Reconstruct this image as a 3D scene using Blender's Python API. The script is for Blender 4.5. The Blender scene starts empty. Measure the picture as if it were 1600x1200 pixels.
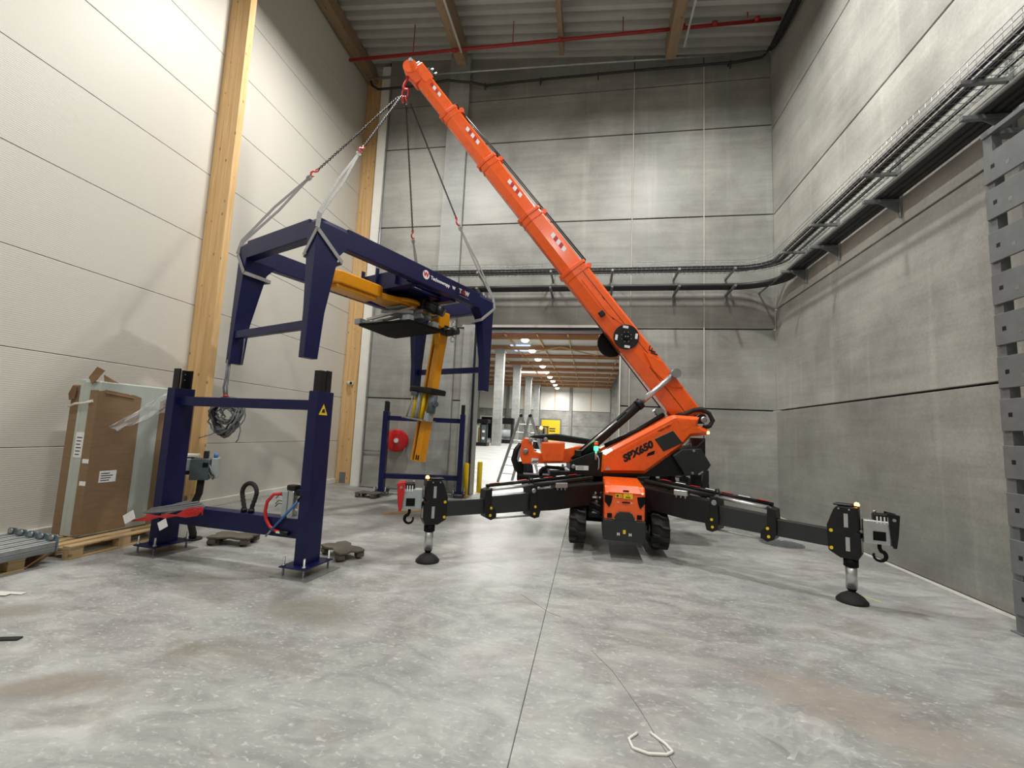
import bpy, math, random
from mathutils import Vector, Matrix
random.seed(7)
S = bpy.context.scene
COL = S.collection
R = math.radians

# ------------------------------------------------------------------ camera
cam_d = bpy.data.cameras.new('camera'); cam = bpy.data.objects.new('camera', cam_d); COL.objects.link(cam)
cam_d.sensor_width = 36; cam_d.lens = 704.06 / 1600 * 36; cam_d.clip_end = 300
_y, _p, _r = R(-9.906), R(6.033), R(2.547)
_f = Vector((math.sin(_y)*math.cos(_p), math.cos(_y)*math.cos(_p), math.sin(_p)))
_rt = Vector((math.cos(_y), -math.sin(_y), 0)); _u = _rt.cross(_f)
_r2 = _rt*math.cos(_r) + _u*math.sin(_r); _u2 = _u*math.cos(_r) - _rt*math.sin(_r)
cam.matrix_world = Matrix(((_r2.x, _u2.x, -_f.x, 0), (_r2.y, _u2.y, -_f.y, 0), (_r2.z, _u2.z, -_f.z, 1.6), (0, 0, 0, 1)))
S.camera = cam

# ------------------------------------------------------------------ world, exposure
S.view_settings.view_transform = 'Standard'; S.view_settings.look = 'None'; S.view_settings.gamma = 1
S.view_settings.use_curve_mapping = False
S.view_settings.exposure = 0.12
W = bpy.data.worlds.new('world'); S.world = W; W.use_nodes = True
W.node_tree.nodes['Background'].inputs[0].default_value = (0.9, 0.95, 1, 1)
W.node_tree.nodes['Background'].inputs[1].default_value = 0.02

# lamp positions (fixtures with their light are built in the lamp section)
HALL_LAMPS = [(x, y, 10.0) for y in (7.0, 1.0, -5.0) for x in (-3.9, 1.6)]
HALL_W = {7.0: 340, 1.0: 220, -5.0: 200}                       # watts by row
FAR_LAMPS = [(-6.7, 15 + 6*k, 11.0) for k in range(14)]
FAR_W = 850

# ------------------------------------------------------------------ geometry helpers
class MB:
    """collects shapes into one mesh"""
    def __init__(s): s.v = []; s.f = []; s.s = []
    def add(s, vs, fs, smooth=False, M=None):
        o = len(s.v)
        for q in vs: s.v.append(tuple(M @ Vector(q)) if M else tuple(q))
        for f in fs: s.f.append([i+o for i in f]); s.s.append(smooth)
        return s
    def box(s, x0, x1, y0, y1, z0, z1, M=None):
        vs = [(x, y, z) for z in (z0, z1) for y in (y0, y1) for x in (x0, x1)]
        return s.add(vs, [(0,2,3,1),(4,5,7,6),(0,1,5,4),(2,6,7,3),(0,4,6,2),(1,3,7,5)], False, M)
    def hexa(s, lo, hi):
        """lo, hi: four corners each, same winding"""
        return s.add(list(lo)+list(hi), [(3,2,1,0),(4,5,6,7),(0,1,5,4),(1,2,6,5),(2,3,7,6),(3,0,4,7)])
    def bar(s, p, q, w, h, up=(0,0,1), w2=None, h2=None):
        p, q = Vector(p), Vector(q); d = (q-p).normalized(); up = Vector(up)
        if abs(d.dot(up)) > .98: up = Vector((0,1,0)) if abs(d.y) < .9 else Vector((1,0,0))
        a = d.cross(up).normalized(); b = a.cross(d).normalized()
        w2 = w if w2 is None else w2; h2 = h if h2 is None else h2
        lo = [p+a*x*w/2+b*y*h/2 for x, y in ((-1,-1),(1,-1),(1,1),(-1,1))]
        hi = [q+a*x*w2/2+b*y*h2/2 for x, y in ((-1,-1),(1,-1),(1,1),(-1,1))]
        return s.hexa(lo, hi)
    def prism(s, pts, vec):
        """polygon pts (3-D) extruded along vec"""
        n = len(pts); vec = Vector(vec); pts = [Vector(p) for p in pts]
        return s.add(pts+[p+vec for p in pts], [list(range(n))[::-1], list(range(n, 2*n))] + [(i, (i+1) % n, n+(i+1) % n, n+i) for i in range(n)])
    def loft(s, rings, smooth=False, cap=True):
        n = len(rings[0]); vs = [p for r in rings for p in r]; fs = []
        for k in range(len(rings)-1):
            for i in range(n): fs.append((k*n+i, k*n+(i+1) % n, (k+1)*n+(i+1) % n, (k+1)*n+i))
        if cap: fs += [list(range(n))[::-1], [(len(rings)-1)*n+i for i in range(n)]]
        return s.add(vs, fs, smooth)
    def cyl(s, p, q, r, n=16, r2=None, cap=True):
        p, q = Vector(p), Vector(q); d = (q-p).normalized(); r2 = r if r2 is None else r2
        a = d.orthogonal().normalized(); b = d.cross(a)
        ring = lambda c, rr: [c+(a*math.cos(t*2*math.pi/n)+b*math.sin(t*2*math.pi/n))*rr for t in range(n)]
        o = len(s.v); s.v += [tuple(v) for v in ring(p, r)+ring(q, r2)]
        for i in range(n): s.f.append([o+i, o+(i+1) % n, o+n+(i+1) % n, o+n+i]); s.s.append(True)
        if cap:
            s.f.append([o+i for i in range(n)][::-1]); s.s.append(False)
            s.f.append([o+n+i for i in range(n)]); s.s.append(False)
        return s
    def tube(s, pts, r, n=8, closed=False):
        pts = [Vector(p) for p in pts]; m = len(pts); rr = r if isinstance(r, (list, tuple)) else [r]*m
        tan = []
        for i in range(m):
            if closed: t = pts[(i+1) % m]-pts[i-1]
            else: t = pts[min(i+1, m-1)]-pts[max(i-1, 0)]
            tan.append(t.normalized() if t.length > 1e-9 else Vector((0,0,1)))
        a = tan[0].orthogonal().normalized(); rings = []
        for i in range(m):
            a = (a-tan[i]*a.dot(tan[i])); a = a.normalized() if a.length > 1e-6 else tan[i].orthogonal().normalized()
            b = tan[i].cross(a)
            rings.append([pts[i]+(a*math.cos(t*2*math.pi/n)+b*math.sin(t*2*math.pi/n))*rr[i] for t in range(n)])
        o = len(s.v)
        for rg in rings: s.v += [tuple(v) for v in rg]
        for k in range(m if closed else m-1):
            k2 = (k+1) % m
            for i in range(n):
                s.f.append([o+k*n+i, o+k*n+(i+1) % n, o+k2*n+(i+1) % n, o+k2*n+i]); s.s.append(True)
        if not closed:
            s.f.append([o+i for i in range(n)][::-1]); s.s.append(False)
            s.f.append([o+(m-1)*n+i for i in range(n)]); s.s.append(False)
        return s
    def lathe(s, prof, c=(0,0,0), n=20, M=None, axis='z'):
        o = len(s.v); c = Vector(c)
        for r_, h in prof:
            for t in range(n):
                u, w = r_*math.cos(t*2*math.pi/n), r_*math.sin(t*2*math.pi/n)
                q = Vector((u, w, h)) if axis == 'z' else Vector((h, u, w)) if axis == 'x' else Vector((w, h, u))
                q = q+c
                s.v.append(tuple(M @ q if M else q))
        k = len(prof)
        for j in range(k-1):
            for i in range(n):
                s.f.append([o+j*n+i, o+j*n+(i+1) % n, o+(j+1)*n+(i+1) % n, o+(j+1)*n+i]); s.s.append(True)
        if prof[0][0] > 1e-6: s.f.append([o+i for i in range(n)][::-1]); s.s.append(False)
        if prof[-1][0] > 1e-6: s.f.append([o+(k-1)*n+i for i in range(n)]); s.s.append(False)
        return s
    def mesh(s, name):
        me = bpy.data.meshes.new(name); me.from_pydata(s.v, [], s.f)
        me.polygons.foreach_set('use_smooth', s.s); me.update()
        return me
    def build(s, name, mat, parent=None, bev=0, seg=2, label=None):
        return obj(name, s.mesh(name), mat, parent, bev, seg, label)

def obj(name, me, mat, parent=None, bev=0, seg=2, label=None, M=None):
    if mat is not None and not me.materials: me.materials.append(mat)
    o = bpy.data.objects.new(name, me); COL.objects.link(o)
    if parent is not None: o.parent = parent
    if M is not None: o.matrix_local = M
    if bev:
        b = o.modifiers.new('bevel', 'BEVEL'); b.width = bev; b.segments = seg; b.limit_method = 'ANGLE'; b.angle_limit = R(40)
    if label: o['label'] = label
    return o
def tag(o, label, cat, group=None):
    o['label'] = label; o['category'] = cat
    if group: o['group'] = group
    return o
def thing(name, label, cat, loc=(0,0,0), rz=0, group=None, M=None):
    o = bpy.data.objects.new(name, None); COL.objects.link(o); o.empty_display_size = .1
    if M is not None: o.matrix_world = M
    else: o.location = loc; o.rotation_euler = (0, 0, rz)
    return tag(o, label, cat, group)
def struct(name, parent_empty=True):
    o = bpy.data.objects.new(name, None); COL.objects.link(o); o['kind'] = 'structure'; return o
def copy_tree(o, parent=None, label=None):
    c = o.copy(); COL.objects.link(c); c.parent = parent
    if label: c['label'] = label
    for ch in [k for k in bpy.data.objects if k.parent == o]: copy_tree(ch, c)
    return c
def text_mesh(txt, size, bold=0.0, shear=0.0, extr=0.002, align='CENTER'):
    cu = bpy.data.curves.new('lettering', 'FONT'); cu.body = txt; cu.size = size; cu.offset = bold; cu.shear = shear
    cu.extrude = extr; cu.align_x = align; cu.align_y = 'CENTER'; cu.resolution_u = 3
    t = bpy.data.objects.new('lettering', cu); COL.objects.link(t)
    me = bpy.data.meshes.new_from_object(t.evaluated_get(bpy.context.evaluated_depsgraph_get()))
    bpy.data.objects.remove(t); bpy.data.curves.remove(cu); me.materials.clear()
    return me
def frame(o, x, y):
    """4x4 with origin o, x axis x, y axis y (orthonormalised), z = x cross y"""
    x = Vector(x).normalized(); y = Vector(y); z = x.cross(y).normalized(); y = z.cross(x)
    return Matrix(((x.x, y.x, z.x, o[0]), (x.y, y.y, z.y, o[1]), (x.z, y.z, z.z, o[2]), (0, 0, 0, 1)))
def lerp(a, b, t): return tuple(a[i]+(b[i]-a[i])*t for i in range(len(a)))
def arc(c, r, a0, a1, n, u=(1,0,0), v=(0,0,1)):
    c, u, v = Vector(c), Vector(u), Vector(v)
    return [c+(u*math.cos(R(a0+(a1-a0)*i/n))+v*math.sin(R(a0+(a1-a0)*i/n)))*r for i in range(n+1)]

# ------------------------------------------------------------------ materials
def lin(c): return tuple(((x/255)/12.92 if x/255 <= .04045 else ((x/255+.055)/1.055)**2.4) for x in c)+(1,)
class NT:
    def __init__(s, m): s.t = m.node_tree; s.n = s.t.nodes; s.bsdf = s.n['Principled BSDF']
    def new(s, k, **kw):
        n = s.n.new(k)
        for a, b in kw.items():
            if a in n.inputs.keys(): n.inputs[a].default_value = b
            else: setattr(n, a, b)
        return n
    def ln(s, a, b): s.t.links.new(a, b)
def base_mat(name, col, rough=.5, metal=0., spec=.5):
    m = bpy.data.materials.new(name); m.use_nodes = True; t = NT(m); b = t.bsdf
    b.inputs['Base Color'].default_value = lin(col); b.inputs['Roughness'].default_value = rough
    b.inputs['Metallic'].default_value = metal; b.inputs['Specular IOR Level'].default_value = spec
    return m, t
def PM(name, col, rough=.5, metal=0., var=.12, vs=6., bump=0., bs=60., spec=.5, coat=0., stretch=None, rvar=.1, col2=None):
    """painted / plain material: base colour with noise variation, roughness variation and fine bump"""
    m, t = base_mat(name, col, rough, metal, spec)
    tc = t.new('ShaderNodeTexCoord'); src = tc.outputs['Object']
    if stretch:
        mp = t.new('ShaderNodeMapping'); mp.inputs['Scale'].default_value = stretch; t.ln(src, mp.inputs['Vector']); src = mp.outputs[0]
    nz = t.new('ShaderNodeTexNoise', Scale=vs, Detail=5., Roughness=.6); t.ln(src, nz.inputs['Vector'])
    c = lin(col); rp = t.new('ShaderNodeValToRGB')
    d = col2 and lin(col2)
    rp.color_ramp.elements[0].color = d if d else tuple(x*(1-var) for x in c[:3])+(1,)
    rp.color_ramp.elements[1].color = c if d else tuple(min(1, x*(1+var)) for x in c[:3])+(1,)
    rp.color_ramp.elements[0].position = .3; rp.color_ramp.elements[1].position = .7
    t.ln(nz.outputs['Fac'], rp.inputs[0]); t.ln(rp.outputs[0], t.bsdf.inputs['Base Color'])
    mr = t.new('ShaderNodeMapRange'); mr.inputs['To Min'].default_value = max(.02, rough-rvar); mr.inputs['To Max'].default_value = min(1, rough+rvar)
    t.ln(nz.outputs['Fac'], mr.inputs['Value']); t.ln(mr.outputs[0], t.bsdf.inputs['Roughness'])
    if bump:
        n2 = t.new('ShaderNodeTexNoise', Scale=bs, Detail=4.); t.ln(src, n2.inputs['Vector'])
        bp = t.new('ShaderNodeBump', Strength=bump, Distance=.01); t.ln(n2.outputs['Fac'], bp.inputs['Height']); t.ln(bp.outputs[0], t.bsdf.inputs['Normal'])
    if coat: t.bsdf.inputs['Coat Weight'].default_value = coat; t.bsdf.inputs['Coat Roughness'].default_value = .15
    return m
def emis(name, col, power):
    m, t = base_mat(name, col, .5); t.bsdf.inputs['Emission Color'].default_value = lin(col); t.bsdf.inputs['Emission Strength'].default_value = power; return m

def concrete(name, col, rough=.5, streak=True):
    """cast concrete panels: cloudy tone, pale vertical runs, pores; object colour tints the individual panel"""
    m, t = base_mat(name, col, rough, 0, .5)
    tc = t.new('ShaderNodeTexCoord'); P = tc.outputs['Object']
    big = t.new('ShaderNodeTexNoise', Scale=.55, Detail=8., Roughness=.62); t.ln(P, big.inputs['Vector'])
    mp = t.new('ShaderNodeMapping'); mp.inputs['Scale'].default_value = (5, 5, .28); t.ln(P, mp.inputs['Vector'])
    stn = t.new('ShaderNodeTexNoise', Scale=1., Detail=5., Roughness=.55); t.ln(mp.outputs[0], stn.inputs['Vector'])
    mp2 = t.new('ShaderNodeMapping'); mp2.inputs['Scale'].default_value = (.5, .5, 6.); t.ln(P, mp2.inputs['Vector'])
    hz = t.new('ShaderNodeTexNoise', Scale=1.2, Detail=6., Roughness=.6); t.ln(mp2.outputs[0], hz.inputs['Vector'])
    fine = t.new('ShaderNodeTexNoise', Scale=30., Detail=6., Roughness=.7); t.ln(P, fine.inputs['Vector'])
    def ramp(a, lo, hi, p0=.3, p1=.7):
        r_ = t.new('ShaderNodeMapRange'); r_.inputs['From Min'].default_value = p0; r_.inputs['From Max'].default_value = p1
        r_.inputs['To Min'].default_value = lo; r_.inputs['To Max'].default_value = hi; t.ln(a, r_.inputs['Value']); return r_.outputs[0]
    def mul(a, b):
        k = t.new('ShaderNodeMath', operation='MULTIPLY'); t.ln(a, k.inputs[0]); t.ln(b, k.inputs[1]); return k.outputs[0]
    f = mul(ramp(big.outputs['Fac'], .70, 1.22, .34, .66), ramp(hz.outputs['Fac'], .88, 1.10))
    f = mul(f, ramp(stn.outputs['Fac'], .96, 1.20, .57, .77))
    f = mul(f, ramp(fine.outputs['Fac'], .88, 1.10))
    oi = t.new('ShaderNodeObjectInfo')
    vm = t.new('ShaderNodeVectorMath', operation='SCALE'); vm.inputs[0].default_value = lin(col)[:3]; t.ln(f, vm.inputs['Scale'])
    v2 = t.new('ShaderNodeVectorMath', operation='MULTIPLY'); t.ln(vm.outputs[0], v2.inputs[0]); t.ln(oi.outputs['Color'], v2.inputs[1])
    t.ln(v2.outputs[0], t.bsdf.inputs['Base Color'])
    t.ln(ramp(big.outputs['Fac'], rough-.07, rough+.1), t.bsdf.inputs['Roughness'])
    vor = t.new('ShaderNodeTexNoise', Scale=14., Detail=8., Roughness=.7); t.ln(P, vor.inputs['Vector'])
    bp = t.new('ShaderNodeBump', Strength=.12, Distance=.02); t.ln(vor.outputs['Fac'], bp.inputs['Height']); t.ln(bp.outputs[0], t.bsdf.inputs['Normal'])
    return m
def floor_mat():
    """power-floated slab: brushed swirls, brown stains and pale dust"""
    m, t = base_mat('floor_concrete', (150, 149, 144), .4)
    tc = t.new('ShaderNodeTexCoord'); P = tc.outputs['Object']
    big = t.new('ShaderNodeTexNoise', Scale=.5, Detail=7., Roughness=.6, Distortion=.8); t.ln(P, big.inputs['Vector'])
    mp = t.new('ShaderNodeMapping'); mp.inputs['Rotation'].default_value = (0, 0, R(28)); mp.inputs['Scale'].default_value = (1.3, 2.3, 1); t.ln(P, mp.inputs['Vector'])
    sw = t.new('ShaderNodeTexNoise', Scale=1.7, Detail=10., Roughness=.66, Distortion=1.1); t.ln(mp.outputs[0], sw.inputs['Vector'])
    sp = t.new('ShaderNodeTexNoise', Scale=16., Detail=4., Roughness=.6, Distortion=.6); t.ln(mp.outputs[0], sp.inputs['Vector'])
    st = t.new('ShaderNodeTexNoise', Scale=.75, Detail=6., Roughness=.65, Distortion=.5); t.ln(mp.outputs[0], st.inputs['Vector'])
    def cr(a, c0, c1, p0, p1):
        r_ = t.new('ShaderNodeValToRGB'); e = r_.color_ramp.elements; e[0].color = c0; e[1].color = c1; e[0].position = p0; e[1].position = p1; t.ln(a, r_.inputs[0]); return r_.outputs[0]
    def mx(a, b, f, mode='MIX'):
        k = t.new('ShaderNodeMix', data_type='RGBA', blend_type=mode); 
        if isinstance(f, float): k.inputs[0].default_value = f
        else: t.ln(f, k.inputs[0])
        t.ln(a, k.inputs[6])
        if isinstance(b, tuple): k.inputs[7].default_value = b
        else: t.ln(b, k.inputs[7])
        return k.outputs[2]
    c = cr(big.outputs['Fac'], lin((140, 141, 138)), lin((174, 175, 172)), .34, .66)
    c = mx(c, cr(sw.outputs['Fac'], (.72, .72, .73, 1), (1.16, 1.16, 1.15, 1), .36, .64), 1.0, 'MULTIPLY')
    c = mx(c, lin((204, 205, 202)), cr(sp.outputs['Fac'], (0, 0, 0, 1), (.6, .6, .6, 1), .56, .70))
    c = mx(c, lin((124, 117, 104)), cr(st.outputs['Fac'], (0, 0, 0, 1), (.6, .6, .6, 1), .54, .68))
    c = mx(c, lin((160, 158, 166)), cr(big.outputs['Color'], (0, 0, 0, 1), (.3, .3, .3, 1), .5, .7))
    for (sx, sy, rx, ry, ro, cc) in ((-2.4, 3.72, .6, .28, -12, (112, 108, 94)), (-3.05, 2.33, .42, .17, 32, (120, 108, 92)), (-4.6, 3.0, .5, .16, 30, (128, 122, 110)), (1.6, 3.3, .8, .3, -30, (150, 138, 128))):
        m2 = t.new('ShaderNodeMapping', vector_type='TEXTURE'); m2.inputs['Location'].default_value = (sx, sy, 0); m2.inputs['Rotation'].default_value = (0, 0, R(ro)); m2.inputs['Scale'].default_value = (rx, ry, 1)
        t.ln(P, m2.inputs['Vector']); le = t.new('ShaderNodeVectorMath', operation='LENGTH'); t.ln(m2.outputs[0], le.inputs[0])
        ad = t.new('ShaderNodeMath', operation='MULTIPLY_ADD'); ad.inputs[1].default_value = -2.6; t.ln(sw.outputs['Fac'], ad.inputs[0]); t.ln(le.outputs['Value'], ad.inputs[2])
        sh_ = t.new('ShaderNodeMath', operation='ADD'); sh_.inputs[1].default_value = .95; t.ln(ad.outputs[0], sh_.inputs[0])
        c = mx(c, lin(cc), cr(sh_.outputs[0], (.6, .6, .6, 1), (0, 0, 0, 1), .2, .75))
    t.ln(c, t.bsdf.inputs['Base Color'])
    mr = t.new('ShaderNodeMapRange'); mr.inputs['To Min'].default_value = .34; mr.inputs['To Max'].default_value = .62; t.ln(sw.outputs['Fac'], mr.inputs['Value']); t.ln(mr.outputs[0], t.bsdf.inputs['Roughness'])
    bp = t.new('ShaderNodeBump', Strength=.10, Distance=.01); t.ln(sp.outputs['Fac'], bp.inputs['Height']); t.ln(bp.outputs[0], t.bsdf.inputs['Normal'])
    return m
def panel_mat():
    """insulated metal wall panel: off-white coating with a fine horizontal micro rib"""
    m, t = base_mat('wall_panel_white', (205, 202, 193), .5)
    tc = t.new('ShaderNodeTexCoord'); sx = t.new('ShaderNodeSeparateXYZ'); t.ln(tc.outputs['Object'], sx.inputs[0])
    k = t.new('ShaderNodeMath', operation='MULTIPLY'); k.inputs[1].default_value = 2*math.pi/.026; t.ln(sx.outputs['Z'], k.inputs[0])
    sn = t.new('ShaderNodeMath', operation='SINE'); t.ln(k.outputs[0], sn.inputs[0])
    nz = t.new('ShaderNodeTexNoise', Scale=22., Detail=3.); t.ln(tc.outputs['Object'], nz.inputs['Vector'])
    ad = t.new('ShaderNodeMath', operation='MULTIPLY_ADD'); ad.inputs[1].default_value = 1.2; t.ln(nz.outputs['Fac'], ad.inputs[0]); t.ln(sn.outputs[0], ad.inputs[2])
    bp = t.new('ShaderNodeBump', Strength=.22, Distance=.0016); t.ln(ad.outputs[0], bp.inputs['Height']); t.ln(bp.outputs[0], t.bsdf.inputs['Normal'])
    return m
def wood(name, c0, c1, scale=1., axis='z'):
    """planed timber: lamella tone, grain along the axis and dark knots"""
    m, t = base_mat(name, c0, .55)
    tc = t.new('ShaderNodeTexCoord'); mp = t.new('ShaderNodeMapping')
    sc = [14*scale]*3; sc[{'x': 0, 'y': 1, 'z': 2}[axis]] = .7*scale; mp.inputs['Scale'].default_value = sc
    t.ln(tc.outputs['Object'], mp.inputs['Vector'])
    nz = t.new('ShaderNodeTexNoise', Scale=1.3, Detail=6., Roughness=.6, Distortion=.4); t.ln(mp.outputs[0], nz.inputs['Vector'])
    rp = t.new('ShaderNodeValToRGB'); rp.color_ramp.elements[0].color = lin(c0); rp.color_ramp.elements[1].color = lin(c1)
    rp.color_ramp.elements[0].position = .3; rp.color_ramp.elements[1].position = .7; t.ln(nz.outputs['Fac'], rp.inputs[0])
    mk = t.new('ShaderNodeMapping'); sk = [1.]*3; sk[{'x': 0, 'y': 1, 'z': 2}[axis]] = .6; mk.inputs['Scale'].default_value = sk; t.ln(tc.outputs['Object'], mk.inputs['Vector'])
    vo = t.new('ShaderNodeTexVoronoi', Scale=7.*scale); t.ln(mk.outputs[0], vo.inputs['Vector'])
    kr = t.new('ShaderNodeValToRGB'); kr.color_ramp.elements[0].color = (.75, .75, .75, 1); kr.color_ramp.elements[1].color = (0, 0, 0, 1)
    kr.color_ramp.elements[0].position = .06; kr.color_ramp.elements[1].position = .16; t.ln(vo.outputs['Distance'], kr.inputs[0])
    mx = t.new('ShaderNodeMix', data_type='RGBA'); t.ln(kr.outputs[0], mx.inputs[0]); t.ln(rp.outputs[0], mx.inputs[6]); mx.inputs[7].default_value = lin(tuple(x*.5 for x in c0))
    t.ln(mx.outputs[2], t.bsdf.inputs['Base Color'])
    return m

M_floor = floor_mat()
M_panel = panel_mat()
M_conc = concrete('concrete_panel', (157, 157, 151), .40)
M_concl = concrete('concrete_column', (156, 158, 155), .5)
M_concf = concrete('far_concrete', (164, 163, 158), .6)
M_glulam = wood('glulam_timber', (200, 160, 106), (226, 190, 138))
M_beam = wood('roof_beam_timber', (128, 108, 86), (156, 132, 104), axis='y')
M_beamx = wood('far_roof_timber', (150, 104, 70), (186, 138, 96), axis='x')
M_pallet = wood('pallet_timber', (172, 144, 104), (200, 172, 130), axis='y')
M_deck = PM('roof_deck_steel', (190, 191, 186), .45, .2, .06, 3)
M_joint = PM('joint_dark', (52, 50, 46), .9, var=.2)
M_sealant = PM('joint_sealant_pale', (190, 188, 180), .6, var=.05)
M_white = PM('white_trim', (222, 221, 214), .4, var=.04)
M_steel = PM('galvanised_steel', (160, 163, 164), .4, .75, .14, 12)
M_chrome = PM('chromed_rod', (206, 206, 207), .32, .85, .03, 8, rvar=.04)
M_rackg = PM('rack_grey_paint', (118, 122, 124), .45, .3, .1, 8)
M_black = PM('black_paint', (20, 21, 23), .42, 0, .15, 10, bump=.05, bs=200, spec=.35)
M_blackm = PM('black_matt', (12, 12, 13), .7, 0, .2, 10, spec=.2)
M_grey = PM('dark_grey_paint', (37, 39, 42), .42, 0, .12, 8)
M_rubber = PM('rubber', (30, 29, 28), .75, 0, .25, 20, bump=.3, bs=80)
M_orange = PM('orange_paint', (247, 97, 24), .28, 0, .05, 5, coat=.4, rvar=.05)
M_orange_d = PM('orange_cast_paint', (236, 92, 28), .4, 0, .08, 9)
M_blue = PM('blue_paint', (13, 18, 66), .40, 0, .1, 6, bump=.04, bs=120, spec=.35)
M_yellow = PM('machine_yellow_paint', (226, 150, 12), .34, 0, .07, 8, coat=.2)
M_bollard = PM('signal_yellow_paint', (232, 198, 20), .42, 0, .06, 8)
M_red = PM('red_paint', (190, 20, 24), .32, 0, .08, 10, coat=.3)
M_redpipe = PM('red_pipe_paint', (150, 36, 34), .45, 0, .08, 6)
M_cgrey = PM('light_grey_machine_paint', (158, 166, 168), .42, 0, .08, 10)
M_motor = PM('motor_grey_paint', (86, 98, 104), .45, .1, .12, 14)
M_cable = PM('grey_cable_sheath', (112, 114, 118), .5, 0, .1, 30)
M_card = PM('cardboard', (130, 106, 79), .85, 0, .10, 5, stretch=(1, 1, 6), bump=.06, bs=40)
M_cardd = PM('cardboard_flap', (112, 84, 58), .85, 0, .12, 6)
M_ppanel = PM('pale_green_grey_board', (176, 184, 176), .35, 0, .05, 4)
M_paper = PM('white_paper', (228, 228, 230), .7, 0, .05, 40)
M_yelsign = PM('yellow_sticker', (238, 200, 30), .5, 0, .03, 30)
M_sling = PM('grey_polyester_webbing', (150, 150, 148), .8, 0, .12, 40, bump=.2, bs=200)
M_chain = PM('dark_chain_steel', (44, 40, 38), .5, .15, .2, 30)
M_redh = PM('red_hook_paint', (188, 46, 48), .4, 0, .1, 20)
M_ink = PM('black_print', (16, 16, 17), .5, 0, .05, 10)
M_whitep = PM('white_print', (236, 236, 236), .5, 0, .03, 10)
M_redp = PM('red_print', (186, 28, 34), .5, 0, .05, 10)
M_lamp = emis('lamp_lens', (255, 244, 226), 14.)
M_amber = emis('amber_beacon_lens', (255, 170, 60), 18.)
M_green = emis('green_beacon_lens', (40, 255, 140), 9.)
M_glass, _t = base_mat('clear_polycarbonate', (232, 238, 236), .06); _t.bsdf.inputs['Transmission Weight'].default_value = 1.; _t.bsdf.inputs['IOR'].default_value = 1.1
M_film, _t = base_mat('stretch_film', (236, 238, 240), .12); _t.bsdf.inputs['Alpha'].default_value = .28
M_blueh = PM('blue_hose', (58, 110, 176), .4, 0, .08, 20)
M_dolly = PM('worn_plywood_dolly', (92, 86, 76), .7, 0, .2, 14, bump=.1)
M_hi = PM('black_conduit', (34, 36, 37), .45, 0, .12, 12)
M_alu = PM('aluminium', (196, 198, 198), .35, .85, .06, 14)

# =================================================================== SETTING
XL, XR, YB, YF = -6.81, 4.19, 11.1, -9.0
def panel(parent, x0, x1, y0, y1, z0, z1, mat, shade=1., name='panel', bev=.006):
    o = MB().box(x0, x1, y0, y1, z0, z1).build(name, mat, parent, bev, 1); o.color = (shade, shade, shade, 1); return o
# ---- floor: slabs either side of the saw-cut joint
fl = struct('floor')
panel(fl, XL-.5, -.345, YF-.3, 11.6, -.2, 0, M_floor, name='slab', bev=.003)
panel(fl, -.3415, XR+.5, YF-.3, 11.6, -.2, 0, M_floor, name='slab', bev=.003)
panel(fl, -40, 4.9, 11.606, 100, -.2, 0, M_floor, name='slab', bev=.003)
MB().box(XL-.5, XR+.5, YF-.3, 11.6, -.25, -.205).build('joint_filler', M_joint, fl)
cr = MB(); pts = [(-.62, 4.62), (-.45, 4.42), (-.31, 4.25), (-.2, 4.18)]
for a, b in zip(pts, pts[1:]): cr.bar((a[0], a[1], .0004), (b[0], b[1], .0004), .0022, .0012)
cr.build('hairline_crack', M_joint, fl)
cr = MB(); pts = [(.06, 3.62), (.2, 3.36), (.33, 2.98), (.40, 2.72), (.455, 2.53), (.52, 2.3)]
for a, b in zip(pts, pts[1:]): cr.bar((a[0], a[1], .0004), (b[0], b[1], .0004), .0022, .0012)
cr.build('hairline_crack', M_joint, fl)
# ---- left wall: horizontal insulated panels
wl = struct('wall_left')
zs = [-.05, 1.144, 2.337, 3.535, 4.725, 5.926, 7.105, 8.273, 9.47, 10.66, 12.3]
for a, b in zip(zs, zs[1:]):
    for y0, y1 in ((YF, -3.4), (-3.4, 1.6), (1.6, 6.61), (6.61, 11.75)):
        panel(wl, XL-.12, XL, y0+.002, y1-.002, a+.004, b-.004, M_panel, bev=.005)
MB().box(XL-.16, XL-.121, YF, 11.75, -.05, 12.3).build('backing', M_joint, wl)
bl = MB().box(XL, XL+.06, YF, 11.5, 0, .13).build('baseboard_left', M_white, None, .008); bl['kind'] = 'structure'
# ---- glulam columns on the left wall
cl_lab = ['wide glulam timber column on the white wall behind the tall blue post', 'glulam timber column in the far corner next to the hose reel wall']
for i, y in enumerate((6.60, 11.55)):
    c = thing('timber_column', cl_lab[i], 'column', (0, 0, 0), 0, 'glulam columns')
    for k in range(3):
        MB().box(XL+.002+.14*k, XL+.14+.14*k, y, y+.14, 0.0, 12.05).build('lamella', M_glulam, c, .003, 1)
    MB().box(XL+.12, XL+.30, y-.012, y, .02, .3).build('steel_shoe', M_rackg, c, .003, 1)
for y in (1.55, -3.45):
    c = thing('timber_column', 'glulam timber column beside the photographer', 'column', (0, 0, 0), 0, 'glulam columns')
    for k in range(3):
        MB().box(XL+.002+.14*k, XL+.14+.14*k, y, y+.14, 0.0, 12.05).build('lamella', M_glulam, c, .003, 1)
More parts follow.
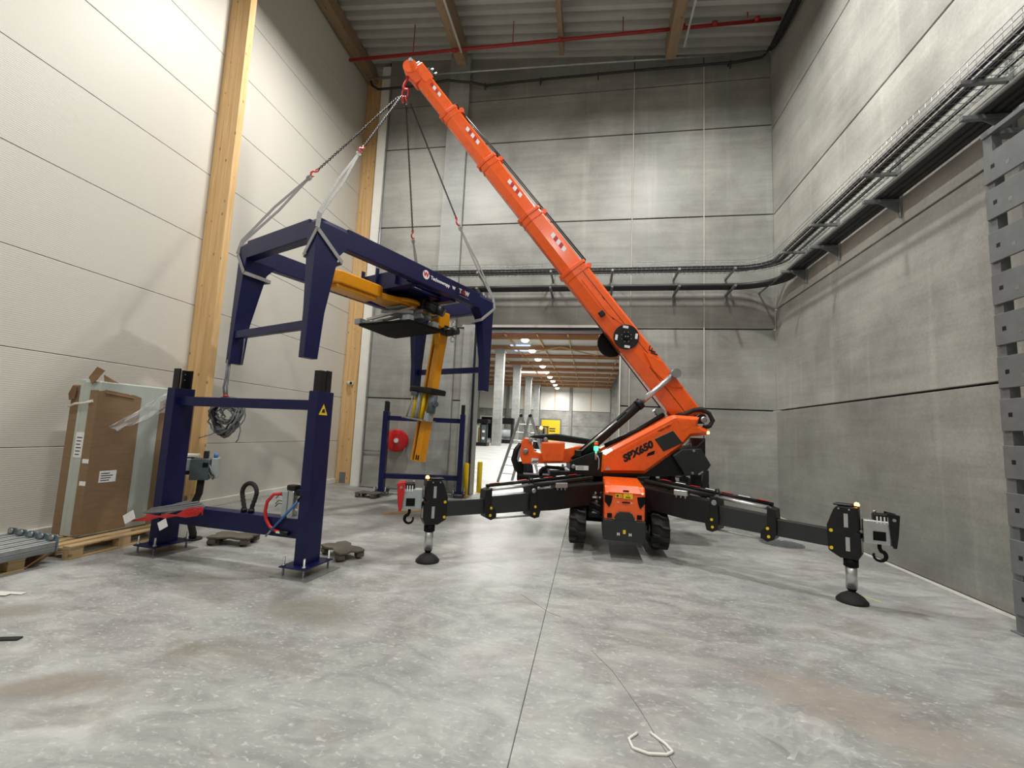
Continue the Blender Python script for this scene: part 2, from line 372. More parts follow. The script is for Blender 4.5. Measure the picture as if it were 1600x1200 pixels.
# ---- back wall
wb = struct('wall_back')
zr = [0, 2.33, 4.22, 7.02, 9.30, 10.56, 12.3]
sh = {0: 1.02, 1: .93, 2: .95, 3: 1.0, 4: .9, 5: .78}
g = .014
for r_ in range(6):
    z0, z1 = zr[r_]+g, zr[r_+1]-g
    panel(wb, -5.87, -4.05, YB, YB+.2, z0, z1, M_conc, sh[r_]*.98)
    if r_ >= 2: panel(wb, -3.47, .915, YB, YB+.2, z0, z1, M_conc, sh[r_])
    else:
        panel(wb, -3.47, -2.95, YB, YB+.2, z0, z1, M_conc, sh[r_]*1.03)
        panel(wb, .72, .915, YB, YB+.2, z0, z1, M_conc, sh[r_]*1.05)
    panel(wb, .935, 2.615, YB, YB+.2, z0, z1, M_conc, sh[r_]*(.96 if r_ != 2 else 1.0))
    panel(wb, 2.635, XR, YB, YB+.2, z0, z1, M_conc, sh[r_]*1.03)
panel(wb, -4.05, -3.47, YB-.1, YB+.2, 0, 12.3, M_concl, 1.02, 'pilaster', .01)
panel(wb, -3.25, -2.98, YB-.06, YB-.002, 0, 4.3, M_concl, 1.12, 'door_pilaster', .008)
for x in (.925, 2.625): MB().box(x-.012, x+.012, YB-.02, YB+.02, 2.33 if x > 2 else 0, 11.0).build('joint_strip', M_sealant, wb, .003, 1)
bk = MB().box(-6.0, -2.95, YB+.205, YB+.3, 0, 12.3).box(.72, XR, YB+.205, YB+.3, 0, 12.3).box(-2.95, .72, YB+.205, YB+.3, 4.22, 12.3)
bk.build('backing', M_joint, wb)
fls = MB().box(-6.13, -5.875, YB+.02, YB+.55, 0, 11.9).build('trim_1', M_white, None, .01); fls['kind'] = 'structure'
MB().box(XL-.12, -6.1, 11.75, 11.85, 0, 12.3).build('corner_closure', M_panel, wb)
tr = struct('trim_2')
for x0, x1, d in ((-2.975, -2.93, .16), (-2.92, -2.885, .10), (-2.875, -2.85, .13)):
    MB().box(x0, x1, YB-d, YB+.25, 0, 4.22).build('door_guide_rail', M_steel if d > .12 else M_grey, tr, .004, 1)
MB().box(-3.3, .95, YB-.05, YB-.002, 4.235, 4.30).build('lintel_angle', M_sealant, tr, .004, 1)
MB().box(-2.95, .72, YB+.02, YB+.28, 4.17, 4.219).build('soffit_strip', M_grey, tr)
MB().box(.70, .719, YB-.03, YB+.25, 0, 4.17).build('door_guide_rail', M_sealant, tr, .003, 1)
# ---- right wall
wr = struct('wall_right')
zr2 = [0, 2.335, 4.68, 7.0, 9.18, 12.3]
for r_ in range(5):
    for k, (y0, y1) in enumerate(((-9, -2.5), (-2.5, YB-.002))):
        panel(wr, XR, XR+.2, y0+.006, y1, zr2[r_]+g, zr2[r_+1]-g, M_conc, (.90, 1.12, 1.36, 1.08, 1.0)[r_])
MB().box(XR+.205, XR+.3, YF, YB+.3, 0, 12.3).build('backing', M_joint, wr)
br = MB()
br.prism([(XR-.06, YF, 0), (XR-.005, YF, 0), (XR-.005, YF, .012), (XR-.02, YF, .012)], (0, YB-YF, 0)); b_ = br.build('baseboard_right', M_sealant, None); b_['kind'] = 'structure'
# ---- wall behind the photographer
wf = struct('wall_front')
for a, b in zip(zr2, zr2[1:]):
    panel(wf, XL-.1, -1.3, YF-.2, YF, a+g, b-g, M_conc); panel(wf, -1.3+2*g, XR+.2, YF-.2, YF, a+g, b-g, M_conc)
# ---- ceiling: trapezoidal deck on timber beams, falling to the right
zc = lambda x: 12.12-.082*(x-XL)
ce = struct('ceiling')
dk = MB(); p = .28; prof = []
y = YF-.1
while y < YB+.9:
    prof += [(y, 0), (y+.11, 0), (y+.15, .13), (y+.25, .13)]; y += p
rows = [[(x, yy, zc(x)+hz) for yy, hz in prof] for x in (XL-.3, XR+.4)]
n = len(prof); dk.add(rows[0]+rows[1], [(i, i+1, n+i+1, n+i) for i in range(n-1)]); dk.build('roof_deck', M_deck, ce)
MB().hexa([(XL-.4, YF-.3, zc(XL)+.22), (XR+.5, YF-.3, zc(XR)+.2), (XR+.5, YB+1, zc(XR)+.2), (XL-.4, YB+1, zc(XL)+.2)], [(XL-.4, YF-.3, zc(XL)+.4), (XR+.5, YF-.3, zc(XR)+.4), (XR+.5, YB+1, zc(XR)+.4), (XL-.4, YB+1, zc(XL)+.4)]).build('roof_insulation', M_joint, ce)
for x, w, d in ((-6.62, .3, .36), (-3.6, .26, .55), (-.94, .12, .34), (1.74, .24, .52)):
    MB().box(x-w/2, x+w/2, YF, YB-.46 if x > -6 else 11.5, zc(x)-d-.02, zc(x)-.01).build('roof_beam', M_beam, ce, .006, 1)
def pipe(name, label, cat, pts, r, mat, n=10, group=None):
    return tag(MB().tube(pts, r, n).build(name, mat), label, cat, group)
# sprinkler line with its hangers
sp = thing('sprinkler_pipe', 'red sprinkler pipe hung across the corrugated roof', 'pipe')
MB().tube([(XL+.35, 9.95, 11.12), (4.02, 10.05, 11.12)], .04, 10).build('pipe', M_redpipe, sp)
for x in (-4.7, -2.1, .55, 3.3):
    MB().cyl((x, 9.97, 11.13), (x, 9.97, zc(x)+.02), .012, 6).build('hanger_rod', M_redpipe, sp)
for x in (-3.6, -.94, 1.9, 2.6, 3.5):
    MB().lathe([(.055, -.05), (.055, .05)], (x, 9.99, 11.12), 10, axis='x').build('coupling', M_redpipe, sp)
pipe('service_pipe', 'long pale grey pipe under the roof along the back wall', 'pipe', [(-6.33, 10.72, 11.22), (-1.2, 10.72, 11.08), (3.95, 10.72, 10.92)], .035, M_steel)
pipe('power_cable', 'sagging black cable clipped high along the back wall', 'cable', [(-6.35, 10.9, 11.3), (-6.3, 10.9, 11.16), (-6.1, 10.9, 11.03), (-5.2, 10.9, 11.02), (-4.06, 10.85, 11.06), (-3.35, 10.85, 10.93), (-2.97, 10.9, 10.85), (-1.4, 10.9, 10.88), (1.04, 10.9, 10.89), (3.33, 10.9, 10.875), (3.9, 10.85, 10.9), (4.0, 10.8, 10.97), (4.03, 10.7, 11.02)], .032, M_hi)
for x in (-4.4, -3.0, -1.5, 0.0, 3.2):
    k = thing('cable_hook', {-4.4: 'cable hook left of the tall pilaster', -3.0: 'cable hook right of the tall pilaster', -1.5: 'cable hook high on the wall right of the boom tip', 0.0: 'cable hook at the middle of the high cable', 3.2: 'cable hook nearest the right corner'}[x], 'hook', (x, YB-.22, 10.75), 0, 'cable hooks on the back wall')
    MB().tube([(0, .215, .2), (0, 0, .16), (0, 0, .03), (0, .05, 0), (0, .09, .04)], .016, 6).build('hook_bar', M_hi, k)
for i, (dx, dz) in enumerate(((0, 0), (.09, .06), (.02, .15))):
    pipe('roof_conduit', ['thick black conduit high along the right wall, lowest of three', 'black conduit high along the right wall, nearest the wall', 'black conduit high along the right wall, topmost of three'][i], 'conduit',
         [(4.0+dx, YF+1, 10.75+dz), (4.0+dx, 9.6, 10.75+dz), (4.02+dx, 10.3, 10.88+dz*.6), (4.05+dx*.4, 10.7, 10.96+dz*.4)], .045, M_hi, group='conduits under the roof')
for i, (x, y1, z) in enumerate(((-3.36, 9.83, 10.9), (1.97, 10.15, 10.75))):
    pipe('pendant_tube', ['thin white tube along the left roof beam', 'thin white tube along the right roof beam'][i], 'tube', [(x, YF+2, z), (x, y1, z)], .025, M_white, 8, 'white tubes under the roof')

# =================================================================== LAMPS
def lamp(p, w, ln_, power, label, group, name='high_bay_lamp', along='y', bracket=0.8):
    t = thing(name, label, 'lamp', p, 0, group)
    sx, sy = (w, ln_) if along == 'y' else (ln_, w)
    MB().box(-sx/2-.02, sx/2+.02, -sy/2-.02, sy/2+.02, .012, .10).build('housing', M_steel, t, .01, 1)
    if name == 'row_lamp': MB().lathe([(.03, -.26), (.25, -.20), (.38, -.08), (.42, .011)], n=20).build('lens', M_lamp, t)  # row lamp lens bulged into a dome to stand in for bloom
    else: MB().box(-sx/2, sx/2, -sy/2, sy/2, 0, .011).build('lens', M_lamp, t)
    MB().cyl((0, 0, .1), (0, 0, bracket), .012, 6).build('suspension', M_steel, t)
    ld = bpy.data.lights.new('lamp_light', 'AREA'); ld.shape = 'RECTANGLE'; ld.size = sx; ld.size_y = sy; ld.energy = power; ld.color = (1, .978, .935)
    lo = bpy.data.objects.new('lamp_light', ld); COL.objects.link(lo); lo.parent = t; lo.location = (0, 0, -.01 if name != 'row_lamp' else -.28)
    return t
for p in HALL_LAMPS: lamp(p, .26, .45, HALL_W[p[1]], 'high bay lamp hung above the photographed hall', 'hall lamps', bracket=zc(p[0])-p[2])
ordn = ['nearest', 'second', 'third', 'fourth', 'fifth', 'sixth', 'seventh', 'eighth', 'farthest']
for k, p in enumerate(FAR_LAMPS): lamp(p, .55, .9, FAR_W, ordn[k-5]+' visible lamp in the row under the far hall roof' if k >= 5 else 'far hall lamp hidden above the doorway lintel', 'far hall lamps', 'row_lamp', bracket=.99)

# =================================================================== FAR HALL
zf = 12.0
fw = struct('wall_far')
YFAR = 98.
cols = [-38.2, -31.4, -24.6, -17.8, -10.9, -4.05, 4.6]
for a, b in zip(cols, cols[1:]):
    panel(fw, a+.3, b-.3, YFAR, YFAR+.2, 0, 3.3, M_concf, 1.02); panel(fw, a+.3, b-.3, YFAR, YFAR+.2, 3.34, 6.5, M_concf, .98)
    m_ = (a+b)/2
    panel(fw, a+.3, m_-.1, YFAR-.0, YFAR+.2, 6.6, zf, M_white, 1); panel(fw, m_+.1, b-.3, YFAR, YFAR+.2, 6.6, zf, M_white, 1)
    panel(fw, m_-.1, m_+.1, YFAR+.02, YFAR+.2, 6.6, zf, M_glulam, 1, 'mullion')
for a in cols: panel(fw, a-.3, a+.3, YFAR-.3, YFAR+.2, 0, zf, M_concf, .8, 'pilaster')
MB().box(-40, 5, YFAR+.21, YFAR+.4, 0, 12.6).build('backing', M_joint, fw)
fr = struct('wall_far_right')
for k in range(14):
    y0 = 11.5+6.2*k
    panel(fr, 4.6, 4.8, y0, y0+5.7, 0, 4.2, M_concf, 1.0); panel(fr, 4.6, 4.8, y0, y0+5.7, 4.22, 8.2, M_concf, .95); panel(fr, 4.6, 4.8, y0, y0+5.7, 8.22, zf, M_concf, .9)
    panel(fr, 4.3, 4.8, y0+5.7, y0+6.2, 0, zf, M_concf, .95, 'pilaster')
MB().tube([(4.2, 12, 11.1), (4.2, 97, 11.1)], .08, 8).build('wall_conduit', M_hi, fr)
fL = struct('wall_far_left'); panel(fL, -40.2, -40, 11.6, 98, 0, zf, M_concf)
fn = struct('wall_far_near'); panel(fn, -40, -6.95, 11.9, 12.0, 0, zf, M_concf)
fc = struct('ceiling_far'); MB().box(-40.2, 5, 11.4, 98.5, zf, zf+.2).build('roof_deck', M_deck, fc)
beams = [16.5+6.1*k for k in range(14)]
for yb in beams:
    MB().box(-40, 4.6, yb-.12, yb+.12, 11.48, zf-.01).build('roof_beam', M_beamx, fc, .01, 1)
    if yb+6.1 < 98:
        for x in (-20, -15, -12, -9, -5.6, -2.4, .8, 3.4):
            MB().box(x-.07, x+.07, yb+.12, yb+5.98, 11.72, zf-.01).build('purlin', M_pallet, fc)
for y in (34.6, 52.9): MB().bar((-7.8, y-.2, 10.85), (-3.6, y-.2, 11.8), .1, .16).bar((-3.6, y-.2, 11.8), (.5, y-.2, 10.85), .1, .16).build('wind_brace', M_pallet, fc)
for k in range(5):
    y = 19+12.2*k
    MB().tube([(-38, y, 11.3), (4.4, y, 11.3)], .05, 6).build('sprinkler_line', M_redpipe, fc)
MB().box(-9.6, -7.2, 52.5, 56.5, 11.9, 11.985).build('roof_light', emis('daylight_dome', (170, 196, 240), 1.2), fc)
MB().box(-12.5, -7.4, 76, 79, 11.9, 11.985).build('roof_light', emis('daylight_dome_b', (236, 238, 240), 1.5), fc)
far_p = [49.4+12.2*k for k in range(4)]
pl = ['nearest concrete pillar in the hall beyond the doorway', 'second concrete pillar in the hall beyond the doorway', 'third concrete pillar in the hall beyond the doorway', 'farthest concrete pillar in the hall beyond the doorway']
for k, y in enumerate(far_p+[37.2, 25.0]):
    t = thing('concrete_pillar', pl[k] if k < 4 else 'concrete pillar hidden by the doorway jamb', 'pillar', (-10.1, y, 0), 0, 'pillars of the far hall')
    o = MB().box(-.5, .5, -.4, .4, 0, 10.4).build('shaft', M_concl, t, .02, 1)
    o = MB().box(-.6, .6, -.5, .5, 10.4, 10.84).build('corbel', M_concl, t, .02, 1)
# sliding yellow door at the far end
dr = struct('door_1')
MB().box(-10.2, -6.2, YFAR-.12, YFAR-.02, 0, 4.5).build('door_leaf', M_bollard, dr, .01, 1)
for z in (2.0, 2.5): MB().box(-8.5, -7.2, YFAR-.16, YFAR-.12, z, z+.25).build('window_slot', M_joint, dr)
MB().box(-10.5, -10.21, YFAR-.16, YFAR-.01, 0, 4.8).box(-6.19, -5.9, YFAR-.16, YFAR-.01, 0, 4.8).box(-10.21, -6.19, YFAR-.16, YFAR-.01, 4.51, 4.8).build('door_frame', M_rackg, dr, .01, 1)
d2 = struct('door_2')
MB().box(-23.6, -18.9, YFAR-.1, YFAR-.02, 0, 4.6).build('dock_opening', M_blackm, d2)
MB().box(-24.0, -23.61, YFAR-.2, YFAR-.01, 0, 4.9).box(-18.89, -18.5, YFAR-.2, YFAR-.01, 0, 4.9).box(-23.61, -18.89, YFAR-.2, YFAR-.01, 4.61, 4.9).build('door_frame', M_white, d2)

# =================================================================== CRANE
CX, CY = .43, 7.7
crane = thing('mini_crane', 'orange and black tracked telescopic crane on spread outriggers lifting the blue frame', 'crane', (CX, CY, 0))
TS = Matrix.Rotation(math.atan2(-.14354, -.98965), 4, 'Z')          # slewing superstructure: x to the boom tip, y to the camera side
def xf(mb, M):
    mb.v = [tuple(M @ Vector(v)) for v in mb.v]; return mb
def sup(mb, name, mat, parent=None, bev=0, seg=2, label=None): return xf(mb, TS).build(name, mat, parent or crane, bev, seg, label)
def sz(pts, y0, y1):
    """polygon in (s, z) extruded between lateral y0 and y1"""
    return MB().prism([(a, y0, b) for a, b in pts], (0, y1-y0, 0))
def disc(c, ax, r, d, n=24):
    c = Vector(c); ax = Vector(ax).normalized(); return MB().cyl(c, c+ax*d, r, n)
# ---- tracks
pad_me = MB().loft([[(-.118, .052, 0), (-.10, .046, .042), (-.10, .016, .042), (-.118, .008, 0)], [(-.02, .040, 0), (-.02, .034, .042), (-.02, .006, .042), (-.02, -.004, 0)], [(.02, -.002, 0), (.02, -.006, .042), (.02, -.034, .042), (.02, -.042, 0)], [(.118, -.010, 0), (.10, -.016, .042), (.10, -.046, .042), (.118, -.054, 0)]]).mesh('track_pad')
for k in (-1, 1):
    x = .555*k; y0, y1, zb, zt = -1.25, .75, .12, .54; r_ = (zt-zb)/2
    loop = [Vector((0, y0+r_+(y1-y0-2*r_)*i/8, zb)) for i in range(8)] + [Vector((0, y1-r_+r_*math.sin(a*math.pi/8), zb+r_-r_*math.cos(a*math.pi/8))) for a in range(8)]
    loop += [Vector((0, y1-r_-(y1-y0-2*r_)*i/8, zt)) for i in range(8)] + [Vector((0, y0+r_-r_*math.sin(a*math.pi/8), zb+r_+r_*math.cos(a*math.pi/8))) for a in range(8)]
    mb = MB(); n = len(loop)
    cen = Vector((0, 0, zb+r_)); ins = []
    for q in loop:
        cc = Vector((0, min(max(q.y, y0+r_), y1-r_), zb+r_)); ins.append(cc+(q-cc)*(1-.035/r_))
    for sx in (-.115, .115): mb.v += [(x+sx, q.y, q.z) for q in loop]+[(x+sx, q.y, q.z) for q in ins]
    for i in range(n):
        j = (i+1) % n
        mb.f += [[i, j, 2*n+j, 2*n+i], [n+i, 3*n+i, 3*n+j, n+j], [i, n+i, n+j, j], [2*n+i, 2*n+j, 3*n+j, 3*n+i]]; mb.s += [True, True, False, False]
    tr_ = mb.build('track', M_rubber, crane)
    per = [0.]
    for i in range(n): per.append(per[-1]+(loop[(i+1) % n]-loop[i]).length)
    NP = 32
    for q in range(NP):
        d = per[-1]*q/NP; i = max(j for j in range(n) if per[j] <= d); t = (d-per[i])/(per[i+1]-per[i])
        p = loop[i].lerp(loop[(i+1) % n], t); tg = (loop[(i+1) % n]-loop[i]).normalized(); nr = Vector((1, 0, 0)).cross(tg)*-1
        if nr.dot(p-Vector((0, min(max(p.y, y0+r_), y1-r_), zb+r_))) < 0: nr = -nr
        X_ = tg.cross(nr)
        obj('track_pad', pad_me, M_rubber, tr_, M=Matrix(((X_.x, tg.x, nr.x, x+p.x), (X_.y, tg.y, nr.y, p.y), (X_.z, tg.z, nr.z, p.z), (0, 0, 0, 1))))
    for yy, rr in ((y0+r_, .165), (y1-r_, .165), (-.62, .09), (-.25, .09), (.12, .09)):
        MB().lathe([(rr, -.07), (rr, .07), (rr*.5, .085), (.03, .085)], (x, yy, zb+(r_ if rr > .1 else .14)), 18, axis='x').build('track_wheel', M_blackm, tr_)
    MB().box(x-.05, x+.05, y0+.35, y1-.35, .24, .46).build('track_frame', M_black, tr_, .01, 1)
# ---- chassis
MB().box(-.42, .42, -.95, .7, .42, .8).box(-.5, .5, -.6, .45, .60, .86).build('chassis', M_black, crane, .02)
MB().box(-.60, .60, -.55, -.40, .30, .42).build('track_axle', M_blackm, crane, .01, 1)
MB().box(-.60, .60, .1, .25, .30, .42).build('track_axle', M_blackm, crane, .01, 1)
MB().cyl((0, 0, .8), (0, 0, .97), .36, 28).build('slewing_ring', M_blackm, crane)
for z, y in ((.62, -1.02), (.72, -.98), (.52, -1.0)):
    MB().tube([(-.4, y+.1, z), (-.34, y-.05, z+.03), (-.27, y-.08, z), (-.22, y, z-.05)], .016, 8).build('hydraulic_hose', M_rubber, crane)
MB().box(-.36, -.24, -1.06, -1.03, .71, .735).build('steel_bracket', M_steel, crane, .004, 1)
MB().box(-.36, -.26, -1.04, -1.0, .5, .53).build('steel_bracket', M_steel, crane, .004, 1)
for x, z in ((-.32, .78), (-.3, .66), (.38, .72), (.4, .84)):
    MB().cyl((x, -1.0, z), (x, -.95, z), .02, 10).build('hydraulic_fitting', M_steel, crane)
# ---- engine hood at the front
hx0, hx1 = -.205, .315
hood = MB().prism([(hx0, y, z) for y, z in ((-1.47, .50), (-1.50, .86), (-1.42, .945), (-.52, .985), (-.52, .50))], (hx1-hx0, 0, 0)).build('engine_hood', M_orange, crane, .022)
MB().prism([(hx0+.045, -1.515, .86), (hx1-.045, -1.515, .86), (hx1-.075, -1.445, .955), (hx0+.075, -1.445, .955)], (0, .03, -.01)).build('hood_crest', M_orange, hood, .01)
MB().prism([(hx0-.01, y, z) for y, z in ((-1.50, .25), (-1.50, .515), (-.7, .515), (-.7, .33), (-.85, .25))], (hx1-hx0+.02, 0, 0)).build('front_bumper', M_grey, hood, .012)
MB().prism([(.055-.15, -1.506, .51), (.055+.15, -1.506, .51), (.055+.085, -1.506, .62), (.055-.085, -1.506, .62)], (0, .02, 0)).build('bumper_plate', M_grey, hood, .004, 1)
for sx in (-1, 1):
    c = .055; a = .26
    MB().prism([(c+sx*a*.99, -1.505, .83), (c+sx*a*.60, -1.505, .82), (c+sx*a*.66, -1.503, .73), (c+sx*a*.76, -1.500, .67), (c+sx*a*.99, -1.500, .74)], (0, .03, 0)).build('air_vent', M_blackm, hood)
    MB().box(c+sx*.19-.03, c+sx*.19+.03, -1.492, -1.47, .535, .59).build('tow_eye_slot', M_blackm, hood)
    for z, xx in ((.615, .08), (.53, .135)): MB().cyl((c+sx*xx, -1.515, z), (c+sx*xx, -1.49, z), .009, 8).build('bolt', M_steel, hood)
    o = obj('H_mark', text_mesh('H', .05, .002), M_whitep, hood, M=frame((c+sx*.075, -1.5035, .335), (1, 0, 0), (0, 0, 1)))
    o = obj('lifting_mark', text_mesh('H', .034, 0), M_whitep, hood, M=frame((c+sx*.085, -1.5, .74), (1, .0, 0), (0, 0, 1)))
MB().box(.03, .105, -1.508, -1.48, .885, .9).build('hood_slot', M_blackm, hood)
MB().box(.02, .12, -1.506, -1.48, .735, .75).build('hood_slot', M_blackm, hood)
def sticker(p, x, y, w, h, mat, name='sticker', parent=None, d=.003):
    F = frame(p, x, y); return obj(name, MB().box(-w/2, w/2, -h/2, h/2, 0, d).mesh(name), mat, parent or crane, M=F)
s_ = sticker((-.025, -1.505, .825), (1, 0, 0), (0, 0, 1), .085, .045, M_yelsign, 'warning_sticker', hood)
s2 = sticker((.095, -1.505, .825), (1, 0, 0), (0, 0, 1), .12, .065, M_yelsign, 'warning_sticker', hood)
sticker((.055, -1.508, .37), (1, 0, 0), (0, 0, 1), .034, .05, M_yelsign, 'warning_sticker', hood)
sticker((-.04, -1.509, .825), (1, 0, 0), (0, 0, 1), .03, .02, M_ink, 'sticker_symbol', hood); sticker((0, -1.509, .825), (1, 0, 0), (0, 0, 1), .012, .012, M_ink, 'sticker_symbol', hood)
for k in range(3): sticker((.075+.02*k, -1.509, .812), (1, 0, 0), (0, 0, 1), .014, .016, M_ink, 'sticker_symbol', hood)
MB().prism([(.088, -1.509, .838), (.104, -1.509, .838), (.096, -1.509, .852)], (0, .002, 0)).build('sticker_symbol', M_ink, hood)
# ---- outriggers
def outrigger(px, py, fx, fy, side, L0=2.46, hook=True):
    d = Vector((fx-px, fy-py, 0)); L = d.length; k = L/L0
    A = Matrix.Translation((px, py, 0)) @ Matrix.Rotation(math.atan2(d.y, d.x), 4, 'Z')
    def B(mb, name, mat, par=None, bev=0, seg=2): return xf(mb, A).build(name, mat, par or root, bev, seg)
    def plate(pts, w, yo=0): return MB().prism([(a*k, -w/2+yo, b) for a, b in pts], (0, w, 0))
    root = crane
    root = B(plate([(-.15, .92), (.5, .88), (1.12, .835), (1.12, .555), (.75, .56), (.3, .60), (-.15, .62)], .19), 'outrigger', M_black, crane, .01)
    B(plate([(1.06, .90), (1.15, .90), (1.17, .62), (1.15, .50), (1.09, .465), (1.02, .48), (1.0, .56), (1.06, .64)], .23), 'arm_collar', M_black, None, .008)
    B(plate([(1.1, .80), (1.76, .76), (1.76, .54), (1.1, .56)], .15), 'arm_section', M_grey, None, .008)
    B(plate([(1.70, .87), (1.79, .84), (1.80, .60), (1.77, .50), (1.70, .465), (1.63, .50), (1.63, .57), (1.70, .64)], .19), 'arm_collar', M_black, None, .008)
    B(plate([(1.72, .735), (2.36, .715), (2.36, .53), (1.72, .545)], .11), 'arm_section', M_grey, None, .008)
    c = 2.46/1.0
    col = B(plate([(2.28, .50), (2.27, .76), (2.33, .93), (2.36, .97), (2.54, .975), (2.55, .74), (2.53, .72), (2.555, .70), (2.56, .50), (2.53, .44), (2.38, .44)], .15), 'jack_column', M_black, None, .012)
    B(MB().cyl((L*2.46/L0, 0, .44), (L*2.46/L0, 0, .36), .066, 18), 'jack_gland', M_blackm)
    B(MB().cyl((L, 0, .40), (L, 0, .14), .052, 20), 'jack_rod', M_chrome)
    B(MB().lathe([(.043, .165), (.05, .15), (.045, .13), (.025, .10)], (L, 0, 0), 16), 'jack_ball', M_blackm)
    B(MB().lathe([(.14, 0), (.142, .022), (.10, .068), (.06, .092), (.02, .115)], (L, 0, 0), 28), 'foot_pad', M_rubber)
    sd = side*.5
    for x, z in ((1.10, .53), (1.09, .62), (1.72, .53), (1.71, .62), (2.31, .71), (2.31, .53)):
        w = .118 if x < 1.5 else .098 if x < 2 else .078
        B(MB().lathe([(.017, 0), (.017, .012), (.009, .013), (.007, .006)], (x*k, side*w if side > 0 else side*w-.012, z), 14, axis='y'), 'pin_cap', M_bollard)
    for x, z0, z1 in ((2.44, .76, .90), (2.45, .52, .66)):
        B(MB().box(x*k-.018, x*k+.018, side*.077-.002, side*.077+.002, z0, z1), 'reflector', M_alu)
        B(MB().box(L*1.0+.099*k-.002, L+.099*k+.002, -.03, .03, z0, z1), 'reflector', M_alu)
    yo = side*.06
    B(MB().cyl((.15*k, yo, .985), (1.1*k, yo, .90), .032, 12), 'extension_cylinder', M_black)
    B(MB().cyl((1.1*k, yo, .90), (1.74*k, yo, .845), .02, 12), 'extension_rod', M_chrome)
    B(MB().cyl((.3*k, yo*-.4, 1.01), (1.74*k, yo*-.4, .885), .022, 10), 'top_tube', M_black)
    B(MB().cyl((1.02*k, yo, .50), (1.72*k, yo, .485), .012, 8), 'lower_rod', M_steel)
    for i in range(7):
        x0 = (.36+.2*i)*k; x1 = x0+.13*k; f = lambda x: 1.034-.087*(x/k-.3)
        B(MB().hexa([(x0, yo*-.4-.02, f(x0)), (x1, yo*-.4-.02, f(x1)), (x1, yo*-.4+.02, f(x1)), (x0, yo*-.4+.02, f(x0))], [(x0, yo*-.4-.02, f(x0)+.004), (x1, yo*-.4-.02, f(x1)+.004), (x1, yo*-.4+.02, f(x1)+.004), (x0, yo*-.4+.02, f(x0)+.004)]), 'hazard_tape', M_whitep if i % 2 else M_redp)
    B(MB().box(.6*k, .78*k, yo+side*.03, yo+side*.07, .86, .93), 'valve_block', M_alu, None, .006, 1)
    for q in range(3): B(MB().cyl(((.63+.06*q)*k, yo+side*.05, .86), ((.63+.06*q)*k, yo+side*.05, .83), .012, 8), 'valve_port', M_steel)
    B(MB().lathe([(.03, 0), (.034, .01), (.02, .02)], (1.12*k, side*.115 if side > 0 else side*.115-.02, .83), 14, axis='y'), 'pivot_boss', M_steel)
    B(MB().tube([(1.1*k, yo, .9), (1.12*k, yo, .99), (1.15*k, yo, 1.0), (1.17*k, yo, .9)], .012, 8), 'hose_loop', M_rubber)
    for q in (2.38, 2.47): B(MB().cyl((q*k, side*.07, .945), (q*k, side*.082, .945), .009, 8), 'bolt', M_steel)
    B(MB().cyl((2.5*k, 0, .975), (2.5*k, 0, .99), .03, 14), 'lamp_base', M_blackm)
    B(MB().lathe([(.022, 0), (.022, .02), (.012, .032), (.0, .034)], (2.53*k, side*.03, .99), 12), 'amber_lamp', M_amber)
    B(MB().box(2.33*k, 2.49*k, -.07, .07, .976, .996), 'column_cap', M_black, None, .006, 1)
    return A, L
outrigger(-.28, -.85, -2.31, -2.31, 1)
outrigger(.28, -.85, 2.305, -2.28, -1)
outrigger(-.28, .55, -1.78, 2.4, -1)
outrigger(.28, .55, 1.95, 2.4, 1)
# ---- turntable deck and black flanks
sup(sz([(1.08, .93), (1.08, 1.02), (.76, 1.03), (.76, 1.17), (.40, 1.345), (-.55, 1.345), (-1.2, 1.5), (-1.34, 1.64), (-1.34, 1.3), (-1.26, 1.05), (-.4, .99), (.3, .95)], -.36, .36), 'turntable', M_black, None, .015)
sup(sz([(.77, .965), (.77, 1.185), (.40, 1.345), (.26, 1.345), (.26, .965)], .36, .385), 'flank_plate', M_black, None, .005, 1)
sup(MB().lathe([(.035, 0), (.035, .02), (.02, .028)], (.72, .385, 1.10), 16, axis='y'), 'pivot_pin', M_steel)
sticker(TS @ Vector((.585, .3855, 1.085)), TS.to_3x3() @ Vector((-1, 0, .02)), (0, 0, 1), .2, .07, M_whitep, 'type_label')
for k in range(3): sticker(TS @ Vector((.61, .3885, 1.105-.02*k)), TS.to_3x3() @ Vector((-1, 0, .02)), (0, 0, 1), .11, .006, M_ink, 'label_print', d=.001)
cwt = sup(sz([(-.80, 1.34), (-.94, 1.445), (-1.24, 1.47), (-1.39, 1.222), (-1.29, 1.07), (-.99, 1.055)], -.42, .45), 'counterweight', M_grey, None, .015)
sup(MB().tube([Vector((-1.06, .3, 1.45))]+arc((-1.1, .3, 1.52), .035, 0, 180, 8)+[Vector((-1.14, .3, 1.45))], .008, 8), 'lifting_bow', M_steel, cwt)
sup(MB().cyl((-1.1, .45, 1.09), (-1.1, .463, 1.09), .02, 10), 'bolt', M_steel, cwt)
sup(MB().cyl((-1.12, .45, 1.43), (-1.12, .463, 1.43), .02, 10), 'bolt', M_steel, cwt)
sup(sz([(-1.20, 1.06), (-1.27, 1.11), (-1.255, 1.13), (-1.185, 1.08)], .45, .455), 'reflector', M_alu, cwt)
for x in (-.55, -.85): sup(MB().cyl((x, .2, .93), (x, .33, .93), .05, 14).box(x-.03, x+.03, .2, .33, .93, 1.02), 'slew_motor_foot', M_blackm)
sup(MB().box(-1.30, -1.19, .1, .3, .82, 1.06), 'rear_step', M_black, None, .01)
